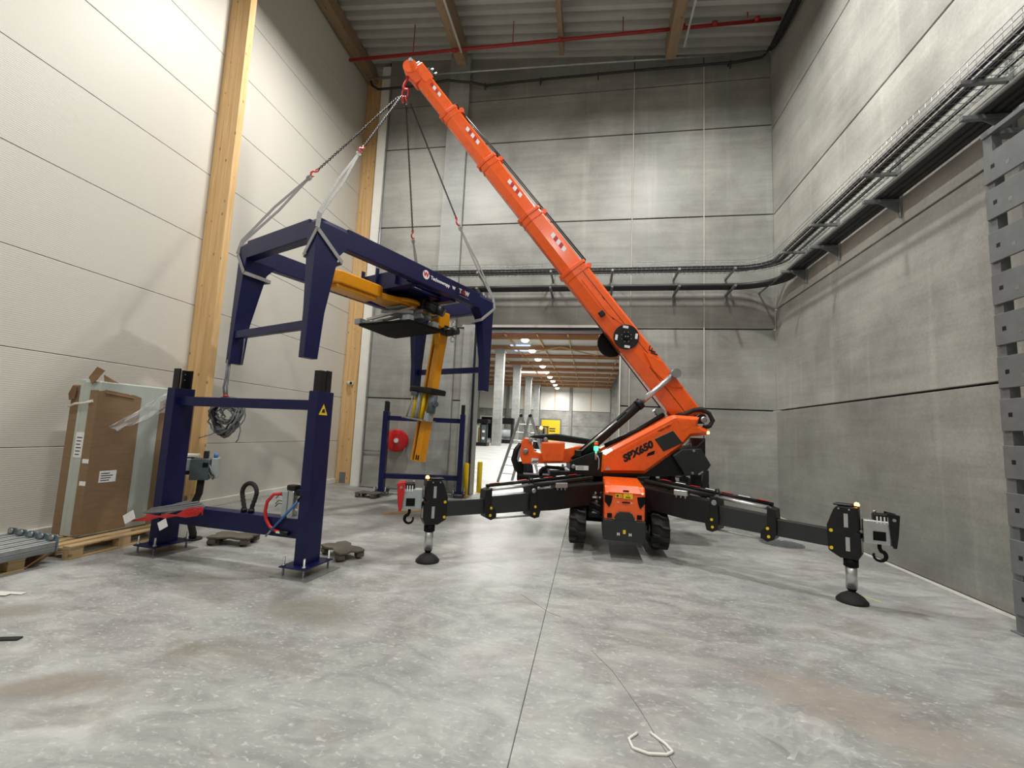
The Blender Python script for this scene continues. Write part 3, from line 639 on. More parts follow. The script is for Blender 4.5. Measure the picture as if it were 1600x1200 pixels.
# ---- orange side shells
sh_o = [(.30, 1.02), (.285, 1.33), (.145, 1.42), (-.80, 1.965), (-.86, 1.975), (-1.247, 1.962), (-1.207, 1.834), (-1.385, 1.762), (-1.366, 1.682), (-1.098, 1.648), (-.941, 1.464), (-.391, 1.042)]
def inset(poly, d):
    out = []; n = len(poly)
    for i in range(n):
        p0, p1, p2 = Vector(poly[i-1]), Vector(poly[i]), Vector(poly[(i+1) % n])
        e1, e2 = (p1-p0).normalized(), (p2-p1).normalized()
        n1, n2 = Vector((-e1.y, e1.x)), Vector((-e2.y, e2.x)); b = (n1+n2)
        b = b/max(.35, b.dot(n1)) if b.length > 1e-6 else n1
        out.append(tuple(p1+b*d))
    return out
area = sum(sh_o[i-1][0]*sh_o[i][1]-sh_o[i][0]*sh_o[i-1][1] for i in range(len(sh_o)))
sgn = 1 if area > 0 else -1
for k in (1, -1):
    i1 = inset(sh_o, sgn*.05)
    rings = [[(a, k*.2, b) for a, b in sh_o], [(a, k*.37, b) for a, b in sh_o], [(a, k*.43, b) for a, b in i1]]
    shell = sup(MB().loft(rings), 'body_shell', M_orange, None, .006, 1)
    if k == 1:
        sup(sz([(-.52, 1.585), (-.80, 1.73), (-.955, 1.545), (-.66, 1.40)], .43, .445), 'service_door', M_grey, shell, .006, 1)
        sup(sz([(-.40, 1.31), (-.42, 1.36), (-.53, 1.41), (-.52, 1.35)], .425, .434), 'grip_recess', M_blackm, shell)
        for q in (0, .1): sup(sz([(-.56-q, 1.70+q*.55), (-.635-q, 1.755+q*.55), (-.69-q, 1.755+q*.55), (-.625-q, 1.705+q*.55)], .431, .434), 'chevron', M_ink, shell)
        F = frame(TS @ Vector((-.265, .4315, 1.375)), TS.to_3x3() @ Vector((-.5, 0, .289)), (0, 0, 1))
        obj('model_lettering', text_mesh('SPX650', .145, .009, .2), M_ink, shell, M=F @ Matrix.Scale(1.12, 4, (1, 0, 0)))
        sup(MB().prism([(.24, .432, 1.07), (.14, .432, 1.075), (.19, .432, 1.14)], (0, .003, 0)), 'warning_triangle', M_alu, shell)
        sup(sz([(-.87, 1.90), (-1.02, 1.91), (-1.09, 1.80), (-.95, 1.72)], .428, .436), 'facet_plate', M_orange, shell, .004, 1)
        sup(sz([(-1.06, 1.91), (-1.20, 1.92), (-1.12, 1.81)], .428, .436), 'facet_plate', M_orange, shell, .004, 1)
        sup(sz([(.02, 1.385), (-.01, 1.345), (-.78, 1.79), (-.80, 1.86)], .429, .434), 'light_facet', M_orange, shell, .003, 1)
        sup(MB().box(-1.38, -1.34, .36, .41, 1.70, 1.74), 'tail_lamp', M_amber, shell, .006, 1)
# ---- boom
P0 = Vector((-1.09, 0, 2.08)); AX = Vector((.6293, 0, .7771)); UP = Vector((-.7771, 0, .6293))
def bpt(t, y, p): return P0+AX*t+UP*p+Vector((0, y, 0))
def bsec(t0, t1, h, w, mb=None, grow=0):
    prof = [(w/2, h*.42), (w*.40, h*.5), (-w*.40, h*.5), (-w/2, h*.42), (-w/2, -h*.14), (-w*.27, -h*.5), (w*.27, -h*.5), (w/2, -h*.14)]
    prof = [(a*(1+grow), b*(1+grow)) for a, b in prof]
    return (mb or MB()).loft([[bpt(t, a, b) for a, b in prof] for t in (t0, t1)])
def bbox(t0, t1, y0, y1, p0, p1): return MB().hexa([bpt(t0, y0, p0), bpt(t0, y1, p0), bpt(t0, y1, p1), bpt(t0, y0, p1)], [bpt(t1, y0, p0), bpt(t1, y1, p0), bpt(t1, y1, p1), bpt(t1, y0, p1)])
SEC = [(-.30, 3.01, .44, .32), (2.8, 4.25, .385, .28), (4.05, 5.50, .335, .24), (5.3, 6.67, .31, .215), (6.4, 7.55, .28, .185)]
secs = []
for i, (t0, t1, h, w) in enumerate(SEC):
    o = sup(bsec(t0, t1, h, w), 'boom_section', M_orange, None, .006, 2); secs.append(o)
    if i < 4:
        sup(bsec(t1-.05, t1+.01, h, w, None, .10), 'collar', M_orange_d, o, .006, 1)
        sup(bsec(t1-.16, t1-.13, h, w, None, .06), 'collar', M_orange_d, o, .004, 1)
        sup(bbox(t1-.02, t1+.05, -.05, .06, h*.53, h*.53+.05), 'slide_pad', M_black, o, .006, 1)
        sup(MB().cyl(bpt(t1-.12, -.06, h*.5+.05), bpt(t1-.12, .07, h*.5+.05), .045, 14), 'rope_guide', M_orange_d, o)
        sup(MB().cyl(bpt(t1-.0, w*.1, -h*.52), bpt(t1-.0, w*.1+.04, -h*.58), .025, 10), 'side_bolt', M_orange_d, o)
    if i:
        n_ = 6; a0 = SEC[i-1][1]+.30
        for q in range(5):
            ta = a0+.075*q; c_ = M_redp if q % 2 else M_whitep
            if i == 4 and q == 4: continue
            sup(MB().prism([bpt(ta, w/2, h*.10), bpt(ta+.075, w/2, h*.10), bpt(ta+.10, w/2, h*.30), bpt(ta+.025, w/2, h*.30)], (0, .003, 0)), 'hazard_stripe', c_, o)
for y, r_ in ((.03, .012), (-.05, .010)):
    sup(MB().tube([bpt(3.0, y, .29), bpt(4.2, y, .27), bpt(5.45, y, .25), bpt(6.55, y, .20)], r_, 6), 'boom_hose', M_hi)
base = secs[0]
sup(bbox(.75, 2.9, .162, .166, .085, .093), 'panel_seam', M_ink, base)
sup(bbox(-.1, .9, .162, .166, -.03, -.022), 'panel_seam', M_ink, base)
sup(MB().prism([bpt(1.15, .16, .05), bpt(.85, .16, .19), bpt(.30, .16, .20), bpt(.42, .16, .04), bpt(.8, .16, -.02)], (0, .03, 0)), 'stiffener_plate', M_orange, base, .008, 1)
sup(MB().prism([bpt(2.75, .16, -.02), bpt(2.3, .16, .07), bpt(1.7, .16, .06), bpt(2.0, .16, -.03)], (0, .012, 0)), 'stiffener_plate', M_orange, base, .004, 1)
for q in (0, .055):
    sup(MB().prism([bpt(1.18-q, .161, .20), bpt(1.12-q, .161, .13), bpt(1.02-q, .161, .195), bpt(1.04-q, .161, .21), bpt(1.12-q, .161, .155), bpt(1.165-q, .161, .21)], (0, .004, 0)), 'chevron', M_ink, base)
# maker's leaping-cat emblem and name on the boom flank
cat = [(0, 0), (.05, .035), (.09, .03), (.12, .05), (.17, .055), (.21, .03), (.25, .035), (.27, .02), (.25, .005), (.27, -.03), (.245, -.03), (.22, -.005), (.16, .005), (.13, -.045), (.105, -.04), (.115, .0), (.07, .015), (.045, .02), (.01, -.012)]
F0 = bpt(2.42, .163, .03); 
sup(MB().prism([F0-AX*a+UP*b for a, b in cat], (0, .003, 0)), 'maker_emblem', M_ink, base)
obj('maker_lettering', text_mesh('JEKKO', .075, .003, .2), M_ink, base, M=frame(TS @ bpt(1.98, .164, .01), TS.to_3x3() @ (AX*-1), TS.to_3x3() @ UP))
# hose reel drum
DC = Vector((-.11, .17, 3.24))
drum = sup(disc(DC, (0, 1, 0), .21, .03, 36), 'hose_reel', M_black, None, .004, 1)
sup(MB().cyl(DC+Vector((0, .03, 0)), DC+Vector((0, .055, 0)), .06, 18), 'reel_hub', M_blackm, drum)
for a, w in ((85, .09), (175, .09), (265, .09), (355, .09)):
    q = DC+Vector((math.cos(R(a))*.165, .031, math.sin(R(a))*.165))
    sticker(TS @ q, TS.to_3x3() @ Vector((-math.sin(R(a+12)), 0, math.cos(R(a+12)))), TS.to_3x3() @ Vector((math.cos(R(a+12)), 0, math.sin(R(a+12)))), w, .04, M_whitep, 'reel_label', drum)
for a in range(20, 380, 45): sup(MB().cyl(DC+Vector((math.cos(R(a))*.085, .03, math.sin(R(a))*.085)), DC+Vector((math.cos(R(a))*.085, .038, math.sin(R(a))*.085)), .008, 8), 'bolt', M_steel, drum)
for dx in (-.02, .02): sup(MB().cyl(DC+Vector((dx, .055, 0)), DC+Vector((dx, .062, 0)), .012, 8), 'bolt', M_steel, drum)
sup(disc((.06, -.22, 3.20), (0, 1, 0), .24, .04, 36), 'hose_reel_far_side', M_blackm)
sup(bbox(2.02, 2.12, .16, .22, -.16, -.07), 'sensor_block', M_black, None, .01, 1)
# tip head with sheave and hook
sup(bbox(7.45, 7.78, -.10, .10, -.17, .15), 'boom_head', M_orange_d, None, .02)
sup(disc(bpt(7.78, -.12, -.05), (0, 1, 0), .13, .24, 24), 'head_sheave', M_orange)
sup(disc(bpt(7.86, -.14, .02), (0, 1, 0), .035, .28, 14), 'head_pin', M_steel)
sup(bbox(7.42, 7.60, -.03, .05, .14, .24), 'camera_mount', M_black, None, .01, 1)
sup(bbox(7.35, 7.72, .085, .105, -.02, .17), 'head_cheek', M_orange, None, .01)
for q in (7.45, 7.55): sup(MB().cyl(bpt(q, .02, .2), bpt(q, .02, .29), .016, 8), 'sensor_stub', M_alu)
HK = Vector((3.93, 0, 7.72))                                           # hook throat in superstructure axes
sup(MB().tube([Vector((3.90, 0, 7.98)), Vector((3.92, 0, 7.90)), Vector((3.95, 0, 7.83)), Vector((3.97, 0, 7.76)), Vector((3.94, 0, 7.71)), Vector((3.89, 0, 7.71)), Vector((3.87, 0, 7.75))], [.025, .022, .026, .028, .028, .022, .012], 10), 'load_hook', M_redh)
# ---- lift cylinder
lc = sup(MB().cyl((.70, .26, 1.17), (-.31, .26, 2.12), .078, 22), 'lift_cylinder', M_black)
sup(MB().cyl((-.29, .26, 2.10), (-.35, .26, 2.157), .09, 22), 'cylinder_gland', M_black, lc)
sup(MB().cyl((-.33, .26, 2.14), (-.87, .26, 2.635), .044, 20), 'cylinder_rod', M_chrome, lc)
sup(MB().cyl((-.89, .16, 2.65), (-.89, .34, 2.65), .075, 22), 'rod_eye', M_steel, lc)
sup(MB().cyl((.66, .30, 1.30), (-.10, .30, 1.99), .03, 14), 'side_tube', M_black, lc)
sup(MB().cyl((.62, .345, 1.33), (.05, .345, 1.84), .016, 10), 'side_rod', M_chrome, lc)
sup(bbox(0, .01, 0, .01, 0, .01) if False else MB().box(.60, .70, .28, .37, 1.25, 1.36), 'tube_bracket', M_black, lc, .01, 1)
sup(MB().tube([(.82, 0, 4.12), (-.02, -.02, 3.02), (-.78, -.02, 2.06)], .010, 8), 'winch_rope', M_hi)
sup(MB().cyl((-.70, -.1, 2.03), (-.70, .12, 2.03), .07, 16), 'rope_roller', M_steel)
sup(MB().tube([(.2, .17, 1.44), (-.3, .18, 1.70), (-.74, .18, 1.99)], .035, 10), 'winch_conduit', M_black)
sup(MB().tube([(-.95, .18, 1.97), (-1.07, .2, 2.0), (-1.2, .22, 2.075), (-1.33, .22, 2.09), (-1.45, .22, 2.03), (-1.51, .22, 1.92), (-1.46, .22, 1.83), (-1.36, .22, 1.80)], .035, 12), 'hose_bundle', M_rubber)
sup(MB().tube([(-.95, .13, 1.98), (-1.1, .14, 2.04), (-1.25, .14, 2.11), (-1.39, .14, 2.11), (-1.49, .14, 2.02), (-1.53, .14, 1.9), (-1.46, .14, 1.80)], .025, 10), 'hose_bundle', M_rubber)
sup(MB().cyl((-1.27, -.25, 1.93), (-1.27, .38, 1.93), .075, 20), 'boom_pivot_pin', M_black)
sup(MB().lathe([(.05, 0), (.05, .02), (.03, .03)], (-1.30, .38, 1.92), 16, axis='y'), 'pivot_cap', M_steel)
# ---- folded jib and tool box on the left of the turntable
jib = sup(sz([(1.55, 1.45), (1.50, 1.51), (1.40, 1.50), (1.33, 1.30), (1.20, 1.26), (.86, 1.36), (.62, 1.42), (.27, 1.40), (.27, 1.17), (1.52, 1.09), (1.56, 1.2)], -.08, .2), 'jib_arm', M_orange, None, .015)
sup(sz([(1.23, 1.455), (.865, 1.47), (.86, 1.35), (.88, 1.17), (1.20, 1.155), (1.235, 1.33)], .2, .42), 'tool_box', M_orange, jib, .018)
for x in (1.14, .95): sup(MB().cyl((x, .421, 1.26), (x, .428, 1.26), .025, 12), 'box_grommet', M_orange_d, jib)
sticker(TS @ Vector((1.32, .203, 1.14)), TS.to_3x3() @ Vector((-1, 0, 0)), (0, 0, 1), .11, .10, M_whitep, 'jib_plate', jib); 
for q in range(3): sticker(TS @ Vector((1.35-.03*q, .207, 1.135)), TS.to_3x3() @ Vector((-.7, 0, .7)), TS.to_3x3() @ Vector((.7, 0, .7)), .06, .014, M_ink, 'jib_plate_hatch', jib)
for x, z, r_ in ((1.475, 1.30, .042), (1.40, 1.48, .036), (1.16, 1.50, .034)): sup(MB().lathe([(r_, 0), (r_, .03), (r_*.6, .04)], (x, .2, z), 18, axis='y'), 'jib_pin', M_steel, jib)
sup(sz([(1.44, 1.52), (.42, 1.44), (.28, 1.52), (.98, 1.60), (1.35, 1.565)], -.1, .12), 'jib_cylinder', M_black, jib, .02)
sup(MB().tube([(1.56, .05, 1.42), (1.63, .05, 1.30), (1.66, .05, 1.15), (1.60, .05, 1.0), (1.53, .05, .92)], [.03, .045, .05, .055, .03], 10), 'jib_hook_block', M_black, jib)
sup(MB().box(1.50, 1.60, -.02, .12, .86, 1.12), 'jib_hook_frame', M_blackm, jib, .02)
sup(MB().box(.85, 1.6, -.1, .25, .82, .93), 'stow_tray', M_blackm, None, .03)
sup(MB().tube([(1.22, .2, .92), (1.2, .2, 1.03), (1.12, .2, 1.06), (.86, .2, 1.05), (.82, .2, .95)], .028, 10), 'grab_handle', M_black)
# ---- signal beacon
bc = sup(MB().cyl((.385, .46, 1.22), (.385, .46, 1.37), .018, 10), 'beacon', M_alu)
sup(MB().cyl((.385, .46, 1.37), (.385, .46, 1.43), .033, 16), 'green_lens', M_green, bc)
sup(MB().cyl((.385, .46, 1.431), (.385, .46, 1.49), .033, 16), 'orange_lens', M_orange_d, bc)
sup(MB().cyl((.385, .46, 1.491), (.385, .46, 1.51), .034, 16), 'beacon_cap', M_alu, bc)
sup(MB().tube([(.385, .46, 1.30), (.36, .47, 1.28), (.34, .48, 1.24), (.34, .48, 1.12), (.35, .48, 1.07)], .009, 8), 'beacon_bracket', M_alu, bc)

# ---- hook blocks stowed on the front outrigger columns
def hook_block(name, label, M, body, cheek, plate):
    t = thing(name, label, 'hook block', M=M, group='stowed hook blocks')
    MB().box(-.03, .20, -.055, .055, .62, .86).build('carrier_plate', cheek, t, .012)
    MB().box(.05, .155, -.061, .061, .66, .75).build('plate_window', M_blackm, t)
    MB().box(.06, .24, -.05, .05, .77, .93).build('sheave_housing', plate, t, .015)
    for k in (-1, 1):
        MB().prism([(.17, k*.07-.012, .95), (.27, k*.07-.012, .93), (.255, k*.07-.012, .74), (.235, k*.07-.012, .60), (.205, k*.07-.012, .60), (.185, k*.07-.012, .76)], (0, .024, 0)).build('cheek_plate', body, t, .006, 1)
        MB().cyl((.22, k*.085-.005, .88), (.22, k*.085+.005, .88), .016, 10).build('bolt', M_steel, t)
    for q in range(4):
        MB().box(.083+.03*q, .094+.03*q, -.0575, .0575, .83, .90).build('load_figure', M_whitep, t)
    MB().cyl((.08, 0, .93), (.08, 0, .955), .014, 8).build('bolt', M_steel, t)
    MB().cyl((-.05, 0, .80), (.04, 0, .80), .022, 12).build('mount_pin', M_steel, t)
    MB().tube([(.11, 0, .63), (.11, 0, .575), (.125, 0, .545)]+[Vector((.11+.052*math.cos(R(a)), 0, .50+.052*math.sin(R(a)))) for a in range(50, -230, -28)], [.018, .018, .02]+[.021-.0012*q for q in range(10)], 10).build('hook', M_blackm, t)
    return t
A1 = Matrix.Translation((-2.31+CX-.135, -2.31+CY-.045, 0)) @ Matrix.Rotation(math.atan2(-.35, -.94), 4, 'Z')
hook_block('hook_block', 'red and grey hook block stowed on the left outrigger column', A1, M_red, M_cgrey, M_black)
A2 = Matrix.Translation((2.305+CX+.135, -2.28+CY-.025, 0)) @ Matrix.Rotation(math.atan2(-.30, .95), 4, 'Z')
hook_block('hook_block', 'black and silver hook block stowed on the right outrigger column', A2, M_black, M_alu, M_black)

# =================================================================== HANGING BLUE FRAME
RM = Matrix.Translation((-3.606, 7.126, 2.379)) @ Matrix.Rotation(-.404, 4, 'Z') @ Matrix.Rotation(-.013, 4, 'X') @ Matrix.Rotation(.003, 4, 'Y')
rig = thing('gantry_frame', 'dark blue four-legged machine frame with yellow arm hanging from the crane', 'machine frame', M=RM)
HX, HY, HZ = .975, 1.944, 1.84
legs = {}
for nme, sx, sy in (('A', -1, -1), ('B', 1, -1), ('C', 1, 1), ('D', -1, 1)):
    def ring(z, bx, by, ox=0, oy=0):
        x0, x1 = sx*(HX-ox), sx*(HX-bx); y0, y1 = sy*(HY-oy), sy*(HY-by)
        return [(x0, y0, z), (x1, y0, z), (x1, y1, z), (x0, y1, z)]
    rg = [ring(0, .12, .19), ring(.60, .13, .22), ring(1.40, .20, .34), ring(1.56, .22, .46), ring(HZ-.07, .22, .46), ring(HZ, .22, .46, .05, .05)]
    lg = MB().loft(rg).build('leg', M_blue, rig, .008); legs[nme] = lg
    MB().loft([[(a*1.001, b*1.0005, c) for a, b, c in ring(z, .127, .216)] for z in (.596, .604)]).build('sleeve_joint', M_ink, lg)
    for z in (.08, .16):
        MB().cyl((sx*(HX-.05), sy*(HY+.001), z), (sx*(HX-.05), sy*(HY-.01), z), .010, 8).build('bolt_hole', M_ink, lg)
        MB().cyl((sx*(HX+.001), sy*(HY-.10), z), (sx*(HX-.01), sy*(HY-.10), z), .010, 8).build('bolt_hole', M_ink, lg)
for sx in (-1, 1):
    MB().box(sx*HX-.14*(sx > 0), sx*HX+.14*(sx < 0), -HY+.45, HY-.45, HZ-.29, HZ).build('long_beam', M_blue, rig, .01)
for sy in (-1, 1):
    MB().box(-HX+.2, HX-.2, sy*HY-.14*(sy > 0), sy*HY+.14*(sy < 0), HZ-.27, HZ-.005).build('short_beam', M_blue, rig, .01)
    MB().box(-HX+.1, HX-.1, sy*(HY-.06)-.04, sy*(HY-.06)+.04, .37, .48).build('cross_bar', M_blue, rig, .006)
# roof structure carrying the slewing arm
HC = (.05, .40)
for y in (HC[1]-.48, HC[1]+.48):
    MB().box(-HX+.13, HX-.13, y-.07, y+.07, HZ-.32, HZ-.02).build('roof_cross_beam', M_blue, rig, .008)
for x in (-.5, .55): MB().box(x-.05, x+.05, HC[1]-.43, HC[1]+.43, HZ-.2, HZ-.04).build('roof_tie', M_blue, rig, .006)
for x, y in ((-.35, HC[1]-.56), (.02, HC[1]-.56), (.5, HC[1]-.56), (.78, HC[1]-.56)): MB().box(x-.012, x+.012, y-.05, y+.01, HZ-.28, HZ+.06).build('stiffener_rib', M_blue, rig)
MB().box(-.52, .60, HC[1]-.5, HC[1]+.52, HZ-.285, HZ-.245).build('mount_plate', M_blue, rig, .006)
MB().cyl((HC[0], HC[1], HZ-.38), (HC[0], HC[1], HZ-.285), .30, 32).build('slewing_ring', M_blackm, rig)
MB().lathe([(.35, -.03), (.36, 0), (.35, .04)], (HC[0], HC[1], HZ-.42), 32).build('ring_guard', M_yellow, rig)
# yellow slewing arm
zA = HZ-.45
arm = MB().prism([(-.07, -1.12, zA-.05), (.20, -1.12, zA-.05), (.26, -1.02, zA-.05), (.26, -.28, zA-.05), (.20, -.18, zA-.05), (-.10, -.18, zA-.05), (-.13, -.28, zA-.05), (-.13, -1.02, zA-.05)], (0, 0, .20)).build('counterweight_arm', M_yellow, rig, .02)
MB().prism([(-.09, -1.06, zA-.11), (.22, -1.06, zA-.11), (.22, -.3, zA-.11), (-.09, -.3, zA-.11)], (0, 0, .06)).build('counterweight_slab', M_yellow, arm, .015)
for y in (-1.0, -.75): MB().tube(arc((.06, y, zA+.15), .035, 0, 180, 8, (1, 0, 0), (0, 0, 1)), .009, 6).build('lifting_eye', M_yellow, arm)
MB().prism([(-.12, -.2, zA-.04), (.18, -.2, zA-.04), (.30, .15, zA-.04), (.30, .62, zA-.04), (.24, 1.1, zA-.04), (.30, 1.30, zA-.04), (.05, 1.30, zA-.04), (.02, 1.1, zA-.04), (-.20, .62, zA-.04), (-.20, .15, zA-.04)], (0, 0, .10)).build('hub_arm', M_yellow, arm, .012)
MB().bar((.15, .6, zA+.06), (.17, 1.32, zA+.06), .10, .10).build('arm_spine', M_yellow, arm, .008)
MB().box(.04, .30, 1.16, 1.44, zA-.22, zA+.10).build('elbow_box', M_yellow, arm, .02)
MB().prism([(.10, 1.20, zA-.20), (.10, 1.42, zA-.20), (.10, 1.36, zA-.55), (.10, 1.26, zA-.55)], (.14, 0, 0)).build('elbow_gusset', M_yellow, arm, .01)
def motor(name, p, d, parent, r=.085, L=.26, mat=None):
    p = Vector(p); d = Vector(d).normalized(); m = mat or M_grey
    o = MB().cyl(p, p+d*L*.62, r, 20).build(name, m, parent)
    for k in range(6):
        a = k*math.pi/3; ax = d.orthogonal().normalized(); off = (ax*math.cos(a)+d.cross(ax)*math.sin(a))*r
        MB().bar(p+off+d*L*.06, p+off+d*L*.58, .012, .022, tuple(off.normalized())).build('cooling_fin', m, o)
    MB().cyl(p+d*L*.62, p+d*L*.98, r*.92, 20, r*.8).build('fan_cowl', m, o)
    MB().box(p.x-.05, p.x+.05, p.y-.05, p.y+.05, p.z+r*.8, p.z+r*.8+.06).build('terminal_box', M_black, o, .008, 1)
    return o
motor('slewing_motor', (.42, .62, zA+.05), (.75, .5, -.35), rig, .10, .38)
MB().box(.30, .46, .52, .70, zA-.04, zA+.14).build('slewing_gearbox', M_grey, rig, .02)
motor('carriage_motor', (.28, 1.34, zA-.28), (1, .25, .0), rig, .075, .30)
MB().box(.18, .34, 1.26, 1.42, zA-.36, zA-.20).build('carriage_gearbox', M_grey, rig, .015)
for z in (zA-.12, zA-.42): MB().tube(arc((.42, 1.42, z), .05, 0, 320, 14, (1, 0, 0), (0, 0, 1)), .008, 6).build('cable_loop', M_steel, rig)
# vertical mast with film carriage (leans as it hangs)
m0, m1 = Vector((.17, 1.36, zA-.1)), Vector((-.12, 1.27, -1.40))
md = (m1-m0).normalized(); mx_ = Vector((1, 0, 0)); mx_ = (mx_-md*mx_.dot(md)).normalized(); my_ = mx_.cross(md)
def mpt(t, x, y): return m0+md*t+mx_*x+my_*y
ML = (m1-m0).length
def mbox(t0, t1, x0, x1, y0, y1): return MB().hexa([mpt(t0, x0, y0), mpt(t0, x1, y0), mpt(t0, x1, y1), mpt(t0, x0, y1)], [mpt(t1, x0, y0), mpt(t1, x1, y0), mpt(t1, x1, y1), mpt(t1, x0, y1)])
mast = mbox(0, ML, -.015, .13, -.09, .09).build('mast', M_yellow, rig, .008)
mbox(.0, ML, -.105, -.065, -.09, .09).build('mast_flange', M_yellow, mast, .006, 1)
mbox(.02, ML-.02, -.066, -.014, -.05, .03).build('mast_web', M_blackm, mast)
for x in (.03, .08): mbox(ML-.12, ML-.03, x, x+.03, -.093, -.088).build('mast_slot', M_blackm, mast)
tc0 = ML*.52
car = mbox(tc0-.11, tc0, -.28, .31, -.28, .14).build('film_carriage', M_black, rig, .03)
mbox(tc0+.50, tc0+.53, -.36, .20, -.28, .10).build('carriage_lower_plate', M_steel, car, .006, 1)
for x, y, r_, mt in ((-.15, -.17, .04, M_bollard), (-.05, -.2, .035, M_cgrey), (.03, -.14, .04, M_bollard)):
    MB().cyl(mpt(tc0, x, y), mpt(tc0+.5, x, y), r_, 16).build('stretch_roller', mt, car)
MB().cyl(mpt(tc0-.0, -.20, -.2), mpt(tc0+.5, -.30, -.2), .015, 10).build('guide_rod', M_alu, car)
MB().cyl(mpt(tc0+.02, .23, -.12), mpt(tc0+.36, .23, -.12), .085, 18).build('stretch_motor', M_motor, car)
MB().cyl(mpt(tc0+.18, .26, -.14), mpt(tc0+.18, .38, -.16), .05, 14).build('motor_gearbox', M_motor, car)
mbox(tc0+.34, tc0+.52, .15, .26, -.20, -.06).build('motor_foot', M_cgrey, car, .01, 1)
mbox(tc0+.0, tc0+.08, -.2, -.05, -.3, -.2).build('sensor_block', M_motor, car, .01, 1)
# pantograph press with black plate under the hub
zP = .98
pr = MB().prism([(-.56, -.02, zP), (.60, .10, zP), (.62, .95, zP), (-.72, 1.02, zP), (-.78, .85, zP)], (0, 0, .045)).build('press_plate', M_blackm, rig, .008, 1)
px = [((-.55, .05), (.10, .85)), ((-.55, .35), (.55, .45)), ((.5, .15), (-.10, .9))]
for i, (a, b) in enumerate(px):
    MB().bar((a[0], a[1], zP+.09), (b[0], b[1], zP+.13+.05*i), .07, .05).build('press_link', M_cgrey, pr, .008, 1)
for x, y in ((-.62, .05), (-.25, .25), (.52, .75), (.45, .2)):
    MB().box(x-.08, x+.08, y-.07, y+.07, zP+.046, zP+.15).build('press_bracket', M_cgrey, pr, .012, 1)
for i in range(4):
    y = .18+.2*i; MB().bar((-.6, y, zP+.17), (.5, y+.1, zP+.30), .04, .05).build('scissor_bar', M_cgrey if i % 2 else M_alu, pr, .006, 1)
for i in range(3):
    y = .25+.22*i; MB().bar((-.3, y, zP+.31), (.55, y-.05, zP+.20), .035, .05).build('scissor_bar', M_cgrey, pr, .006, 1)
MB().box(-.12, .30, .18, .62, zP+.33, zA-.06).build('press_head', M_cgrey, pr, .015)
# maker's signs on the long beam facing the camera
FX = HX+.0015
lg_ = MB().cyl((FX-.001, .02, HZ-.13), (FX+.002, .02, HZ-.13), .075, 28).build('maker_badge', M_whitep, rig)
obj('badge_letter', text_mesh('W', .11, .006), M_redp, lg_, M=frame((FX+.0025, .02, HZ-.13), (0, 1, 0), (0, 0, 1)))
obj('maker_lettering', text_mesh('Technowrapp', .085, .002, align='LEFT'), M_whitep, rig, M=frame((FX+.0015, .13, HZ-.14), (0, 1, 0), (0, 0, 1)))
obj('maker_mark', text_mesh('W', .07, .005), M_whitep, rig, M=frame((FX+.0015, .72, HZ-.14), (0, 1, 0), (0, 0, 1)))
obj('dealer_lettering', text_mesh('T', .11, .006), M_whitep, rig, M=frame((FX+.0015, .90, HZ-.14), (0, 1, 0), (0, 0, 1)))
obj('dealer_lettering', text_mesh('A', .11, .006), M_redp, rig, M=frame((FX+.0015, .985, HZ-.14), (0, 1, 0), (0, 0, 1)))
obj('dealer_lettering', text_mesh('W', .11, .006), M_whitep, rig, M=frame((FX+.0015, 1.09, HZ-.14), (0, 1, 0), (0, 0, 1)))
MB().box(FX, FX+.0015, .88, 1.16, HZ-.222, HZ-.214).build('dealer_underline', M_cgrey, rig)
# machine cables taped to a leg
MB().tube([(-HX+.13, -HY+.16, .5), (-HX+.135, -HY+.16, .2), (-HX+.13, -HY+.16, .0)], .012, 8).build('leg_cable', M_cable, rig)

# ---- chains, hooks and web slings
RW = lambda x, y, z: RM @ Vector((x, y, z))
HOOK = Vector((-3.462, 7.14, 7.70))
ch = thing('chain_sling', 'four-leg lifting chain with red hooks hanging from the crane hook', 'lifting chain', tuple(HOOK))
J = {'A': Vector((-4.55, 6.2, 5.52)), 'B': Vector((-3.60, 6.0, 5.74)), 'C': Vector((-2.54, 8.0, 5.44)), 'D': Vector((-3.70, 8.5, 5.44))}
def oval(c, d, s, L, Wd, r_, n=14, m=6):
    c, d, s = Vector(c), Vector(d).normalized(), Vector(s).normalized()
    pts = [c+d*(math.cos(t*2*math.pi/n)*L/2)+s*(math.sin(t*2*math.pi/n)*Wd/2) for t in range(n)]
    return pts
mr_ = MB().tube(oval((0, 0, -.05), (0, 0, 1), (1, 0, .2), .20, .12, 0), .016, 8, True).build('master_link', M_redh, ch)
for k in (-1, 1): MB().tube(oval((k*.03, 0, -.18), (k*.3, .2, -1), (0, 1, 0), .12, .06, 0), .011, 7, True).build('sub_link', M_redh, ch)
for q, (a, j) in enumerate(J.items()):
    e = j-HOOK; d = e.normalized(); L = e.length; p = .034
    m = MB(); n = int((L-.42)/p); s0 = d.orthogonal().normalized(); s1 = d.cross(s0)
    for i in range(n):
        c = d*(.24+p*i); m.tube(oval(c, d, s0 if i % 2 else s1, p*1.5, .030, 0, 8), .0068, 4, True)
    o = m.build('chain_leg', M_chain, ch); o['kind'] = 'stuff'
    tail = d*(.24+p*n)
    MB().tube([tail, tail+d*.04, tail+d*.06+s0*.03, tail+d*.10+s0*.035, tail+d*.14+s0*.012, tail+d*.14-s0*.02, tail+d*.11-s0*.03], [.010, .012, .014, .016, .016, .013, .007], 8).build('chain_hook', M_redh, ch)
    MB().tube(oval(tail-d*.0, d, s0, .06, .04, 0, 10), .008, 6, True).build('hook_eye', M_redh, ch)
